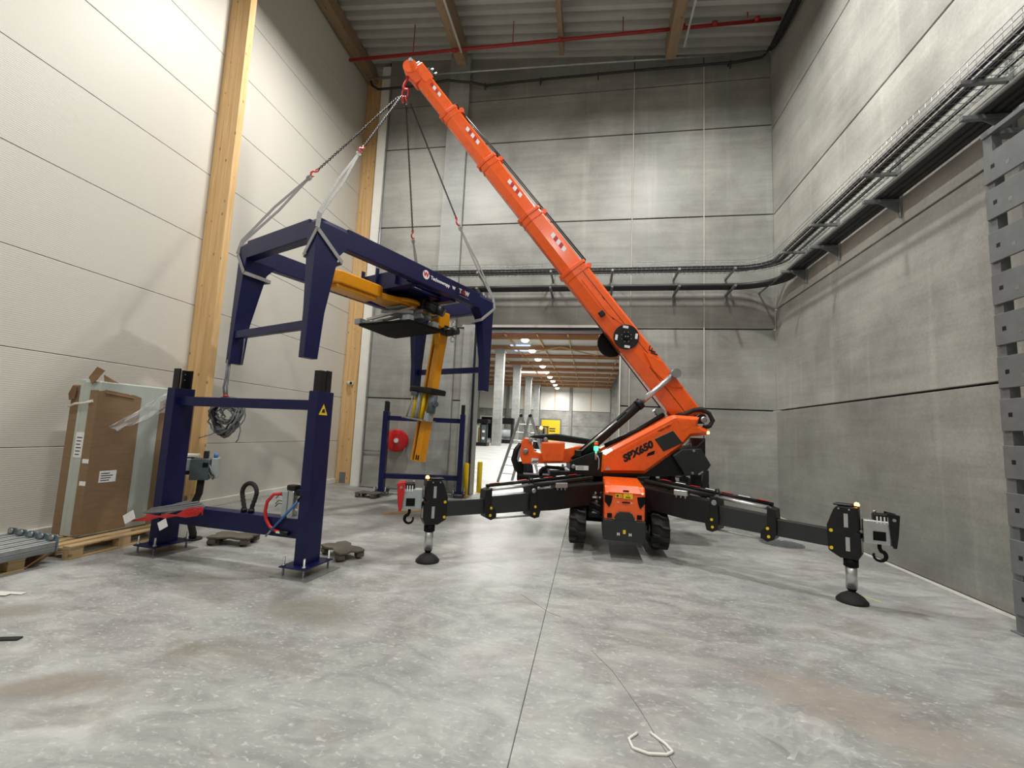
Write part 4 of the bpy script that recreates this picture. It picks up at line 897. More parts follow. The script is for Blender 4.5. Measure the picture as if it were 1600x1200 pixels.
lab = {'A': 'grey web sling on the leftmost upper corner of the blue frame', 'B': 'grey web sling choked round the nearest leg top of the blue frame', 'C': 'grey web sling on the right rear leg of the blue frame', 'D': 'grey web sling going down behind the long blue beam'}
for a, sx, sy in (('A', -1, -1), ('B', 1, -1), ('C', 1, 1), ('D', -1, 1)):
    j = J[a]; t = thing('web_sling', lab[a], 'sling', tuple(j), 0, 'lifting slings')
    o_ = .014; top = RW(sx*(HX+o_-.03), sy*(HY+o_-.03), HZ+.03)
    zz = 1.34; bx, by = .20, .34
    cx_ = RW(sx*(HX+o_), sy*(HY+o_), 1.66)
    pa = RW(sx*(HX+o_), sy*(HY-by-.05), zz); pb = RW(sx*(HX-bx-.03), sy*(HY+o_), zz); pc = RW(sx*(HX-bx-.03), sy*(HY-by-.05), zz-.02)
    d = (top-j).normalized(); sd = d.orthogonal().normalized(); s2 = d.cross(sd)
    for k in (-1, 1):
        mid = (j+top)/2+sd*k*.035
        m = MB()
        for u, v in ((j+d*-.02, mid), (mid, top+sd*k*.012), (top+sd*k*.012, cx_+sd*k*.01)): m.bar(u-j, v-j, .035, .014, tuple(s2))
        m.build('riser_strap', M_sling, t, .004, 1)
    n1 = RM.to_3x3() @ Vector((sx, 0, 0)); n2 = RM.to_3x3() @ Vector((0, sy, 0))
    MB().bar(cx_-j, pa-j, .012, .055, tuple((pa-cx_).cross(n1).normalized())).build('choker_band', M_sling, t, .003, 1)
    MB().bar(cx_-j, pb-j, .012, .055, tuple((pb-cx_).cross(n2).normalized())).build('choker_band', M_sling, t, .003, 1)
    MB().bar(pa-j, pc-j, .012, .055).build('choker_band', M_sling, t, .003, 1)
    MB().bar(pb-j, pc-j, .012, .055).build('choker_band', M_sling, t, .003, 1)
    MB().tube(oval((0, 0, 0), d, sd, .09, .06, 0, 12), .012, 6, True).build('sling_eye', M_sling, t)

# ---- cable bundle hanging from the left leg of the frame
cb = thing('cable_coil', 'tangled coil of grey cables hanging below the blue frame leg', 'cable coil', (-5.12, 5.70, 0))
zt_ = 2.40
MB().tube([(-.09, 0, zt_+.06), (-.09, 0, 2.2), (-.11, 0, 2.05), (-.08, 0, 1.92)], .014, 8).build('hanging_lead', M_cable, cb)
MB().tube([(-.07, .02, zt_+.06), (-.07, .02, 2.2), (-.055, 0, 2.05), (-.04, 0, 1.92)], .014, 8).build('hanging_lead', M_cable, cb)
MB().lathe([(.035, -.012), (.04, 0), (.035, .012)], (-.06, 0, 1.93), 12).build('cable_tie', M_redh, cb)
random.seed(3)
for i in range(18):
    rx = random.uniform(.17, .235); rz = random.uniform(.20, .27); yy = random.uniform(-.07, .07); tw = random.uniform(-.25, .25); dz = random.uniform(-.03, .04)
    pts = []
    for k in range(28):
        a = k*2*math.pi/28; pts.append((math.sin(a+tw)*rx+random.uniform(-.012, .012)-.01, yy+random.uniform(-.018, .018)+.04*math.sin(2*a), 1.62+dz+math.cos(a)*rz*(1 if k % 28 else 1)))
    MB().tube(pts, random.choice((.009, .011, .013)), 6, True).build('cable_turn', M_cable if i % 4 else M_grey, cb)
for i in range(7):
    pts = []; c0 = random.uniform(-.04, .09); r0 = random.uniform(.07, .12)
    for k in range(20):
        a = k*2*math.pi/20; pts.append((c0+math.sin(a)*r0, random.uniform(-.08, .02), 1.66+math.cos(a)*r0*1.1+random.uniform(-.01, .01)))
    MB().tube(pts, .010, 6, True).build('cable_turn', M_cable, cb)
MB().tube([(.2, 0, 1.6), (.24, 0, 1.45), (.22, 0, 1.32), (.19, 0, 1.28)], .008, 6).build('loose_end', M_cable, cb)
MB().tube([(-.12, 0, 1.42), (-.25, .0, 1.36), (-.36, 0, 1.33), (-.42, 0, 1.31)], .007, 6).build('loose_end', M_cable, cb)

# =================================================================== LOWER PORTALS
def portal(label, loc, rz, hw, front):
    t = thing('portal_base', label, 'machine frame', (loc[0], loc[1], 0), rz, 'blue base portals')
    post = MB().box(-.062, .062, -.13, .13, .105, 1.95).mesh('post')
    sl = MB().prism([(-.045, -.09, 1.9), (.045, -.09, 1.9), (.045, -.07, 1.9), (-.025, -.07, 1.9), (-.025, -.01, 1.9), (-.045, -.01, 1.9)], (0, 0, .29)).mesh('sleeve_channel')
    s2_ = MB().prism([(-.045, .01, 1.9), (-.025, .01, 1.9), (-.025, .07, 1.9), (.045, .07, 1.9), (.045, .09, 1.9), (-.045, .09, 1.9)], (0, 0, .28)).mesh('sleeve_channel')
    plate = MB().box(-.16, .16, -.23, .23, .09, .105).mesh('base_plate')
    fplate = MB().box(-.23, .23, -.27, .27, .0005, .008).mesh('floor_plate')
    bolt = MB().cyl((0, 0, .008), (0, 0, .20), .011, 10).cyl((0, 0, .105), (0, 0, .12), .020, 6)
    bolt = MB().lathe([(.011, .008), (.011, .105), (.021, .105), (.021, .122), (.011, .122), (.011, .20)], n=10).mesh('anchor_bolt')
    nut = MB().cyl((0, 0, 0), (0, 0, .006), .008, 8).mesh('sleeve_bolt')
    for sx in (-1, 1):
        T = Matrix.Translation((sx*hw, 0, 0)) @ Matrix.Rotation(0 if sx < 0 else math.pi, 4, 'Z')
        p_ = obj('post', post, M_blue, t, .006, 2, M=T)
        obj('sleeve_channel', sl, M_black, p_, M=Matrix.Identity(4)); obj('sleeve_channel', s2_, M_black, p_)
        for z in (2.06, 2.13):
            for y in (-.04, .04): obj('sleeve_bolt', nut, M_steel, p_, M=frame((-.024, y, z), (0, 1, 0), (0, 0, 1)))
        b_ = obj('base_plate', plate, M_blue, t, .004, 1, M=T)
        for x in (-.125, .125):
            for y in (-.195, .195): obj('anchor_bolt', bolt, M_steel, b_, M=Matrix.Translation((x, y, 0)))
        obj('floor_plate', fplate, M_steel, t, M=T)
    MB().box(-hw+.05, hw-.05, -.06, .06, 1.74, 1.85).build('upper_bar', M_blue, t, .006)
    lb = MB().box(-hw+.05, hw-.05, -.08, .08, .355 if front else .39, .555 if front else .50).build('lower_beam', M_blue, t, .006)
    return t, lb
fp, flb = portal('large dark blue base portal standing on bolts in the foreground', (-3.975, 4.70), R(-5.6), 1.02, True)
rp, rlb = portal('smaller looking dark blue base portal in front of the red hose reel', (-3.874, 10.30), R(14.7), .90, False)
MB().box(-.285, -.28, -.0815, .0815, .354, .556).build('beam_joint', M_ink, flb)
ts = MB().prism([(1.0825, -.10, 1.69), (1.0825, .04, 1.69), (1.0825, -.03, 1.81)], (.003, 0, 0)).build('warning_sign', M_yelsign, fp)
MB().prism([(1.086, -.06, 1.715), (1.086, .0, 1.715), (1.086, -.015, 1.76), (1.086, -.045, 1.75)], (.001, 0, 0)).build('sign_symbol', M_ink, ts)
FP = Matrix.Translation((-3.975, 4.70, 0)) @ Matrix.Rotation(R(-5.6), 4, 'Z')
def fthing(name, label, cat, x, y, z, rz=0, group=None): return thing(name, label, cat, M=FP @ Matrix.Translation((x, y, z)) @ Matrix.Rotation(rz, 4, 'Z'), group=group)
# cable rolls lying on the lower beam
t = fthing('grey_cable_roll', 'flat roll of grey cable lying on the lower blue beam', 'cable roll', -.60, -.235, .51)
for i in range(9):
    a_, b_ = .40-.03*i, .13-.008*i
    MB().tube([(a_*math.cos(q*2*math.pi/28)+.02*math.sin(i), -.02+b_*math.sin(q*2*math.pi/28),   .045+.016*(i % 4)+.06*math.cos(q*2*math.pi/28)) for q in range(28)], .012, 6, True).build('cable_turn', M_cable, t)
t = fthing('red_hose_bundle', 'folded red hose bundle lying over the blue beam edge', 'hose', -.54, -.33, .53)
for i in range(6):
    w_ = (i-2.5)*.012; MB().tube([(-.50+.03*i, -.05, -.10+w_*.5), (-.25, -.06, -.055+w_), (.0, -.05, -.02-w_*.6), (.14, -.05, .0), (.26, -.03, .035+w_*1.4), (.40+w_, .0, .06+w_*1.5), (.43, .01, .05-w_)], .009, 7).build('hose_strand', M_red, t)
MB().box(-.08, .08, -.003, .003, -.05, .05, Matrix.Translation((-.50, -.08, -.07)) @ Matrix.Rotation(-.5, 4, 'Y')).build('paper_tag', M_paper, t)
MB().box(-.06, .06, -.003, .003, -.045, .045, Matrix.Translation((.02, -.095, -.10)) @ Matrix.Rotation(-.5, 4, 'Y')).build('paper_tag', M_paper, t)
t = fthing('cable_conduit_loop', 'black corrugated conduit loop standing on the blue beam', 'conduit', .17, 0, .556)
pts = [Vector((-.05, 0, 0)), Vector((-.055, 0, .06)), Vector((-.085, 0, .15)), Vector((-.10, 0, .21))]+arc((0, 0, .225), .10, 180, 0, 10)+[Vector((.10, 0, .21)), Vector((.085, 0, .15)), Vector((.055, 0, .06)), Vector((.05, 0, 0))]
dense = []
for a, b in zip(pts, pts[1:]): dense += [a.lerp(b, k/4) for k in range(4)]
MB().tube(dense, [.026 if k % 2 else .021 for k in range(len(dense))], 10).build('conduit', M_rubber, t)
for x in (-.05, .05): MB().cyl((x, 0, 0), (x, 0, .04), .033, 12).build('conduit_gland', M_black, t)
t = fthing('pneumatic_unit', 'grey pneumatic valve unit with black cap on the blue beam', 'valve unit', .74, .0, .556)
MB().box(-.075, -.01, -.05, .05, 0, .28).build('valve_body', M_cgrey, t, .008, 1); MB().box(.0, .07, -.05, .05, 0, .29).build('valve_body', M_alu, t, .008, 1)
MB().box(-.03, .08, -.05, .05, .291, .35).build('cap', M_black, t, .01, 1); MB().box(.085, .16, -.04, .05, .24, .31).build('solenoid', M_black, t, .01, 1)
MB().cyl((.12, 0, .10), (.12, 0, .23), .035, 16).build('filter_bowl', M_glass, t)
MB().lathe([(.03, 0), (.04, .02), (.04, .03)], (.12, 0, .07), 16).build('filter_foot', M_white, t)
for z in (.13, .16, .22): MB().tube([(-.08, 0, z), (-.14, -.02, z+.01), (-.18, -.02, z-.03)], .005, 6).build('wire', M_grey, t)
MB().box(.02, .28, -.06, .07, 0, .012).build('mount_plate', M_cgrey, t)
t = fthing('red_air_hose', 'thick red hose bowing beside the valve unit down the beam face', 'hose', .62, -.10, .556)
MB().tube([(.03, .06, .25), (-.05, .03, .24), (-.10, 0, .16), (-.115, 0, .06), (-.09, 0, -.03), (-.03, 0, -.10), (.06, 0, -.14), (.16, 0, -.145)], .018, 10).build('hose', M_red, t)
MB().cyl((.10, -.0, -.145), (.22, .0, -.15), .022, 10).build('hose_nozzle', M_black, t); MB().box(.07, .12, -.022, -.018, -.155, -.135).build('hose_tag', M_white, t)
t = fthing('blue_tie_strap', 'slanting blue tube with grey tip leaning over the blue beam', 'tube', .66, -.115, .40)
MB().cyl((-.04, 0, .02), (.30, .0, .385), .013, 10).build('tube', M_blueh, t); MB().cyl((-.10, 0, -.045), (-.04, 0, .02), .010, 10).build('tube_tip', M_steel, t); MB().cyl((.28, 0, .365), (.33, 0, .415), .02, 10).build('tube_head', M_blackm, t)
# control box standing behind the portal on its own post
cbx = thing('control_box', 'grey control box on a black post behind the blue portal', 'control box', (-5.12, 5.35, 0), R(32))
MB().box(-.10, .12, -.10, .10, .78, 1.06).build('box_body', M_motor, cbx, .01, 1)
MB().box(-.26, -.10, -.09, .0, .90, 1.06).build('side_module', M_cgrey, cbx, .01, 1)
MB().box(-.24, -.19, -.095, -.089, .95, 1.02).build('module_window', M_blackm, cbx); MB().box(.04, .10, -.105, -.099, .95, 1.01).build('module_window', M_blackm, cbx)
MB().box(-.27, -.10, .002, .10, .84, 1.08).build('rear_module', M_black, cbx, .01, 1)
MB().box(-.22, -.03, -.06, .06, 1.075, 1.12).build('white_module', M_white, cbx, .01, 1)
MB().box(.02, .08, -.03, .03, 1.065, 1.16).build('stub_post', M_grey, cbx, .006, 1)
MB().box(.135, .21, -.10, .10, .80, 1.07).build('door_plate', M_cgrey, cbx, .006, 1)
MB().cyl((.17, -.05, 1.07), (.17, -.05, 1.13), .025, 12).build('blue_knob', M_blueh, cbx)
for k in range(3): MB().tube([(.12, -.11, .98-.05*k), (.15, -.125, .9-.04*k), (.19, -.12, .84), (.17, -.11, .79)], .008, 6).build('wire', M_black if k % 2 else M_cable, cbx)
MB().tube([(.02, 0, .78), (.015, .0, .6), (-.04, 0, .42), (-.05, 0, .25), (0, .0, .07), (0, 0, .0)], .042, 12).build('conduit_post', M_rubber, cbx)
MB().cyl((0, 0, 0), (0, 0, .02), .11, 20).build('post_foot', M_black, cbx)

# =================================================================== CABLE TRAYS
EX = .30                                                            # the back wall arms are longer than those on the right wall
def run(d, z, x0=-4.0, y1=-7.0, rb=1.1, n=8):
    """centre line at distance d from the right wall (d + EX from the back wall), with a swept bend in the corner"""
    c = (XR-rb, YB-rb); rx, ry = rb-d, rb-d-EX
    pts = [(x0, YB-d-EX, z)]
    pts += [(x0+(c[0]-x0)*k/3, YB-d-EX, z) for k in (1, 2)]
    pts += [(c[0]+rx*math.sin(R(90*k/n)), c[1]+ry*math.cos(R(90*k/n)), z) for k in range(n+1)]
    pts += [(XR-d, y1, z)]
    return pts
tray = thing('mesh_cable_tray', 'wire mesh cable tray on the upper arms round the back and right walls', 'cable tray')
for d, z in ((.06, 5.45), (.15, 5.45), (.24, 5.45), (.33, 5.45), (.42, 5.45), (.42, 5.51), (.42, 5.57), (.42, 5.63), (.06, 5.54), (.06, 5.63)):
    MB().tube(run(d, z), .005, 5).build('long_wire', M_steel, tray)
m = MB()
def uwire(f):
    m.tube([f(.06, 5.63), f(.06, 5.45), f(.42, 5.45), f(.42, 5.63)], .004, 4)
x = -4.0
while x < XR-1.1: uwire(lambda d, z: (x, YB-d-EX, z)); x += .1
for k in range(9): uwire(lambda d, z: (XR-1.1+(1.1-d)*math.sin(R(10*k)), YB-1.1+(1.1-d-EX)*math.cos(R(10*k)), z))
y = YB-1.1
while y > -3: uwire(lambda d, z: (XR-d, y, z)); y -= .1
o = m.build('cross_wires', M_steel, tray); o['kind'] = 'stuff'
trl = {.38: 'black cable at the room side of the mesh tray', .30: 'black cable in the middle of the mesh tray', .25: 'thin black cable inside the mesh tray', .12: 'black cable at the wall side of the mesh tray'}
for d, r_ in ((.38, .030), (.30, .022), (.25, .02), (.12, .022)): pipe('tray_cable', trl[d], 'cable', run(d, 5.457+r_), r_, M_hi, 8, 'cables in the mesh tray')
lpl = {.07: 'black pipe of the lower tier next to the wall', .165: 'middle black pipe of the lower tier on the arms', .26: 'outermost black pipe of the lower tier under the mesh tray'}
for d in (.07, .165, .26): pipe('lower_pipe', lpl[d], 'pipe', run(d, 5.10), .047, M_hi, 10, 'black pipes on the lower arms')
pipe('steel_conduit', 'silver conduit running straight along the right wall into the back wall', 'conduit', [(XR-.345, -7, 5.075), (XR-.345, YB-.004, 5.075)], .022, M_steel)
def bracket(i, lab, M, L):
    t = thing('tray_bracket', lab, 'bracket', M=M, group='cable tray brackets')          # local: y into the room, z up, origin on the wall
    MB().box(-.022, .022, .001, .04, 4.78, 5.75).build('wall_channel', M_steel, t, .003, 1)
    for z in (5.035, 5.43): MB().box(-.025, .025, .04, L, z-.035, z+.012).build('arm', M_steel if z > 5.2 else M_rackg, t, .003, 1)
    MB().prism([(-.004, .04, 5.0), (-.004, .30, 5.0), (-.004, .04, 4.84)], (.008, 0, 0)).build('gusset', M_rackg, t)
for i, x in enumerate((-2.78, -.99, .44, 1.92, 3.1)):
    bracket(i, ['back wall tray bracket above the doorway left jamb', 'back wall tray bracket left of the orange boom', 'back wall tray bracket right behind the orange boom', 'back wall tray bracket second from the right corner', 'back wall tray bracket nearest the right corner'][i], Matrix.Translation((x, YB, 0)) @ Matrix.Rotation(math.pi, 4, 'Z'), .80)
for i, y in enumerate((9.5, 8.3, 6.75, 5.05, 3.4, 1.7)):
    bracket(i, ['right wall tray bracket farthest from the camera', 'right wall tray bracket second from the corner', 'right wall tray bracket third from the corner', 'right wall tray bracket just before the grey slatted rack', 'right wall tray bracket above the grey slatted rack', 'right wall tray bracket nearest the camera'][i], Matrix.Translation((XR, y, 0)) @ Matrix.Rotation(math.pi/2, 4, 'Z'), .48)
# wall conduits and hose reel
pipe('wall_conduit', 'thin vertical steel conduit beside the white corner trim', 'conduit', [(-5.80, YB-.03, .1), (-5.80, YB-.03, 11.2)], .018, M_steel, 8)
pipe('water_pipe', 'short horizontal steel pipe feeding the red hose reel', 'pipe', [(-5.77, YB-.05, .95), (-5.2, YB-.05, .95), (-5.05, YB-.05, 1.0), (-4.95, YB-.06, 1.15)], .016, M_steel, 8)
hr = thing('fire_hose_reel', 'round red fire hose reel on the concrete back wall', 'hose reel', (-4.87, YB-.02, 1.25), R(18))
MB().box(-.05, .05, -.12, -.001, -.12, .12).build('wall_bracket', M_red, hr, .006, 1)
for y0 in (-.33, -.13): MB().lathe([(.03, y0), (.27, y0), (.285, y0+.012), (.28, y0+.022), (.05, y0+.022)], (0, 0, 0), 36, axis='y').build('reel_disc', M_red, hr)
for k in range(4): MB().tube([(math.cos(a*math.pi/16)*(.22), -.285+.045*k, math.sin(a*math.pi/16)*.22) for a in range(32)], .026, 8, True).build('hose_turn', M_red, hr)
MB().cyl((0, -.36, 0), (0, -.12, 0), .065, 20).build('hub', M_chrome, hr)
MB().lathe([(.05, 0), (.05, .015), (.02, .03)], (0, -.375, 0), 16, axis='y').build('hub_cap', M_white, hr)
for a in range(0, 360, 60): MB().bar((math.cos(R(a))*.12, -.333, math.sin(R(a))*.12), (math.cos(R(a))*.21, -.333, math.sin(R(a))*.21), .02, .006, (0, 1, 0)).build('disc_rib', M_redh, hr)
MB().tube([(.22, -.25, -.12), (.20, -.28, -.26), (.14, -.29, -.36)], [.018, .016, .012], 8).build('nozzle', M_alu, hr)
# bollards
for i, (x, y) in enumerate(((-2.93, 10.84), (-2.78, 11.62))):
    t = thing('bollard', ['yellow bollard in front of the doorway jamb', 'yellow bollard just beyond the doorway jamb'][i], 'bollard', (x, y, 0), 0, 'yellow bollards')
    MB().lathe([(.065, .012), (.065, .76), (.055, .785), (.0, .79)], n=20).build('tube', M_bollard, t); MB().box(-.08, .08, -.08, .08, 0, .012).build('base_plate', M_bollard, t)
# security camera
t = thing('security_camera', 'small white bullet camera on the far timber column', 'camera', (-6.52, 11.549, 2.75), R(-35))
MB().box(-.05, .05, -.03, .0, -.05, .05).build('mount', M_white, t, .008, 1); MB().cyl((0, -.03, 0), (0, -.10, 0), .018, 10).build('stalk', M_white, t)
MB().cyl((-.06, -.12, .0), (.14, -.12, -.02), .042, 16).build('body', M_white, t); MB().cyl((.14, -.12, -.02), (.148, -.12, -.021), .036, 16).build('lens', M_blackm, t)

# =================================================================== SLATTED RACK PANEL (right edge)
rk = thing('slatted_rack_panel', 'tall grey steel rack panel with slotted horizontal slats at right edge', 'rack', (3.876, 0, 0))
for y, nm in ((4.955, 'post'), (3.75, 'post')):
    MB().prism([(-.02, y+.05, 0), (.07, y+.05, 0), (.07, y+.04, 0), (-.01, y+.04, 0), (-.01, y-.04, 0), (.07, y-.04, 0), (.07, y-.05, 0), (-.02, y-.05, 0)], (0, 0, 4.74)).build(nm, M_rackg, rk, .002, 1)
for k, z in enumerate((.17, .525, .943, 1.374, 1.809, 2.211, 2.622, 3.018, 3.44, 3.876, 4.247)):
    s_ = MB().box(-.045, -.021, 3.7, 4.985, z, z+.30).build('slat', M_rackg, rk, .004, 1)
    for y, c in ((4.88, M_ink), (4.72, M_steel), (4.35, M_ink)):
        MB().box(-.0465, -.045, y-.02, y+.02, z+.13-(.05 if c is M_steel else 0), z+.17-(.05 if c is M_steel else 0)).build('slot_hole' if c is M_ink else 'bolt_plate', c, s_)
MB().box(-.04, .30, 4.90, 5.0, 4.741, 4.80).build('top_rail', M_rackg, rk, .004, 1)
MB().box(-.04, .04, 3.7, 4.9, 4.741, 4.79).build('top_rail', M_rackg, rk, .004, 1)
for y in (3.75, 4.955): MB().box(-.06, .29, y-.06, y+.06, 0, .012).build('foot_plate', M_rackg, rk)
MB().box(.27, .30, 4.90, 5.0, .012, 4.741).build('rear_post', M_rackg, rk, .003, 1)

# =================================================================== LEFT WALL STACK: pallets, crate, rack beams
def pallet(label, loc, rz=0):
    t = thing('pallet', label, 'pallet', loc, rz, 'wooden pallets')            # 0.8 in x, 1.2 in y
    for x in (-.35, 0, .35):
        MB().box(x-.05, x+.05, -.6, .6, 0, .022).build('bottom_board', M_pallet, t, .003, 1)
        for y in (-.53, 0, .53): MB().box(x-.05, x+.05, y-.07, y+.07, .022, .10).build('block', M_pallet, t, .004, 1)
    for y in (-.53, 0, .53): MB().box(-.4, .4, y-.07, y+.07, .10, .122).build('stringer', M_pallet, t, .003, 1)
    for k in range(5):
        x = -.35+.175*k; MB().box(x-.055, x+.055, -.6, .6, .122, .144).build('top_board', M_pallet, t, .003, 1)
    return t
pallet('wooden pallet under the tall cardboard-wrapped boards', (-5.93, 4.80, 0))
pallet('wooden pallet at the left edge under the grey rack beams', (-5.95, 3.22, 0))
cr = thing('wrapped_boards', 'tall upright pale boards wrapped in torn cardboard on the pallet', 'package', (-6.03, 4.5, .145))
zt_ = 1.86
MB().box(-.03, .205, 0, 1.33, 0, zt_-.02).build('board_stack', M_ppanel, cr, .01, 1)
MB().box(-.085, -.032, -.0, 1.33, 0, zt_).build('board_stack', M_ppanel, cr, .008, 1)
MB().box(-.22, -.09, .01, 1.30, 0, zt_-.07).build('rear_carton', M_card, cr, .01, 1)
# cardboard wraps: strips over the front with torn tops
def wrap(y0, y1, x, z0, tops):
    n = len(tops); m = MB(); fr = []; bk_ = []
    for i, tz in enumerate(tops):
        y = y0+(y1-y0)*i/(n-1); fr.append((x+.008, y, tz)); bk_.append((x, y, tz))
    poly = [(x, y0, z0)]+[(x, a[1], a[2]) for a in fr]+[(x, y1, z0)]
    return MB().prism(poly, (.008, 0, 0))
wrap(-.012, .52, .207, .03, [1.72, 1.74, 1.73, 1.70, 1.71, 1.68]).build('cardboard_wrap', M_card, cr)
wrap(.80, 1.34, .207, .0, [1.66, 1.71, 1.70, 1.69, 1.7]).build('cardboard_wrap', M_card, cr)
MB().box(.10, .215, -.02, -.012, .03, 1.73).build('cardboard_edge', M_card, cr)
MB().prism([(.216, .06, 1.70), (.216, .42, 1.66), (.10, .45, 1.80), (.06, .30, 1.86), (.12, .09, 1.93)], (.008, 0, 0)).build('torn_flap', M_cardd, cr)
MB().prism([(.05, -.025, 1.88), (.12, -.03, 1.80), (.19, -.03, 1.87), (.16, .06, 1.98), (.08, .03, 2.02)], (0, .008, 0)).build('torn_flap', M_cardd, cr)
MB().prism([(-.20, -.02, 1.60), (-.12, -.02, 1.62), (-.11, -.02, 1.76), (-.17, -.02, 1.78), (-.22, -.02, 1.68)], (0, .008, 0)).build('torn_flap', M_cardd, cr)
MB().prism([(.218, .84, 1.64), (.218, 1.2, 1.66), (.20, 1.3, 1.72), (.17, 1.1, 1.76), (.19, .95, 1.77)], (.006, 0, 0)).build('torn_flap', M_cardd, cr)
lb_ = MB().box(.2155, .217, .12, .32, .62, .76).build('address_label', M_paper, cr)
for k in range(4): MB().box(.2172, .2176, .14, .24+.02*(k % 3), .64+.028*k, .65+.028*k).build('label_print', M_ink, lb_)
lb2 = MB().box(-.04, .08, -.004, -.001, .92, 1.22).build('address_label', M_paper, cr)
for k in range(6): MB().box(-.02, .04+.008*(k % 3), -.0052, -.0042, .95+.04*k, .962+.04*k).build('label_print', M_ink, lb2)
for z in (.60, .86): MB().box(.13, .2165, -.024, -.0205, z, z+.05).build('paper_tape', M_paper, cr)
random.seed(11)
fm = MB(); N = 10; vs = []
for i in range(N+1):
    for j in range(7):
        u, v = i/N, j/6; y = .18+.75*u+.05*math.sin(7*v); z = 1.28+.42*u+(v-.5)*(.10+.22*u)
        vs.append((.222+random.uniform(0, .035), y, z+random.uniform(-.02, .02)))
fm.add(vs, [(i*7+j, (i+1)*7+j, (i+1)*7+j+1, i*7+j+1) for i in range(N) for j in range(6)]); fm.build('stretch_film', M_film, cr)
MB().tube([(.16, -.02, 1.60), (.05, -.035, 1.57), (-.08, -.03, 1.56), (-.2, -.02, 1.52)], [.02, .012, .014, .01], 8).build('film_string', M_white, cr)
bl_ = ['grey rack beam nearest the wall in the bundle', 'second grey rack beam from the wall in the bundle', 'middle grey rack beam in the bundle on the pallet', 'fourth grey rack beam from the wall in the bundle', 'outermost grey rack beam in the bundle on the pallet']
for k in range(5):
    t = thing('rack_beam', bl_[k], 'rack beam', (-6.18+.165*k, 4.14-.02*k, .145), 0, 'rack beams on the pallet')
    MB().box(-.06, .06, -3.6, -.05, .0, .05).build('beam_profile', M_rackg, t, .006, 1)
    MB().box(-.06, -.012, -3.6, -.05, .051, .105).build('beam_lip', M_steel, t, .005, 1); MB().box(.012, .06, -3.6, -.05, .051, .105).build('beam_lip', M_steel, t, .005, 1)
    cn = MB().prism([(-.07, -.049, 0), (.07, -.049, 0), (.07, -.049, .15), (.045, -.049, .17), (-.05, -.049, .17), (-.07, -.049, .15)], (0, .012, 0)).build('end_connector', PM('connector_blue_grey_%d' % k, (112, 130, 140), .4, .5), t, .004, 1)
    MB().lathe([(.025, 0), (.025, .02)], (0, -.07, .14), 12, axis='y').build('connector_stud', M_steel, cn)
t = thing('timber_block', 'pale square timber block at the left edge on the pallet', 'timber', (-5.55, 3.38, .145)); MB().box(-.05, .05, -.35, .30, .0, .09).build('block', M_pallet, t, .006, 1); MB().box(-.03, .03, -.3, .1, .091, .13).build('upper_block', M_pallet, t, .004, 1)
t = thing('broken_plank', 'broken brown plank leaning between the two pallets', 'timber', (-5.72, 4.02, 0)); MB().hexa([(-.05, -.13, .0), (.12, -.13, .0), (.12, -.10, .0), (-.05, -.10, .0)], [(-.05, .06, .13), (.12, .08, .13), (.12, .11, .12), (-.05, .09, .12)]).build('plank', M_cardd, t)
# strips on the floor
t = thing('plastic_strap', 'white plastic strapping loop on the floor at the left edge', 'strap', (-4.95, 3.33, 0), 0, 'straps on the floor')
for k in range(3): MB().bar((-.35, -.06-.07*k, .006+.004*k), (.12-.08*k, .02-.06*k, .006+.004*k), .05, .004).build('strap_strip', M_white, t)
st = [(.30, 2.72), (.25, 2.66), (.265, 2.59), (.34, 2.565), (.43, 2.58), (.465, 2.61), (.44, 2.66), (.37, 2.74)]
pts = []
for i in range(len(st)*4-3):
    k = i/4; a = int(k); f = k-a; b = min(a+1, len(st)-1); pts.append((st[a][0]*(1-f)+st[b][0]*f, st[a][1]*(1-f)+st[b][1]*f, .006))
tag(MB().tube(pts, .008, 6).build('plastic_strap', M_white), 'curled white strap lying on the floor in the foreground', 'strap', 'straps on the floor')
t = thing('black_strip', 'short black rubber strip on the floor at the left edge', 'strip', (-3.95, 2.70, 0), R(20)); MB().box(-.16, .06, -.025, .025, .0, .012).build('strip', M_rubber, t, .004, 1)
random.seed(5); fm = MB(); NX, NY = 16, 12
vs = [(.86+.035*i+.04*math.sin(j*.9), 2.72+.034*j+.03*math.sin(i*.8), .003+abs(random.gauss(0, .03))*(1 if 0 < i < NX and 0 < j < NY else .1)) for i in range(NX+1) for j in range(NY+1)]
fm.add(vs, [(i*(NY+1)+j, (i+1)*(NY+1)+j, (i+1)*(NY+1)+j+1, i*(NY+1)+j+1) for i in range(NX) for j in range(NY) if (i-8)**2/64+(j-6)**2/36 < 1.05+.25*math.sin(i*1.7+j)])
M_film2, _t = base_mat('crumpled_clear_film', (240, 240, 240), .08); _t.bsdf.inputs['Alpha'].default_value = .13
tag(fm.build('plastic_film', M_film2), 'crumpled clear plastic film on the floor in the foreground', 'plastic film')
t = thing('timber_batten', 'pale timber batten lying behind the left outrigger', 'timber', (-3.38, 8.18, 0), R(48)); MB().box(-.38, .42, -.04, .04, 0, .04).build('batten', M_pallet, t, .004, 1)
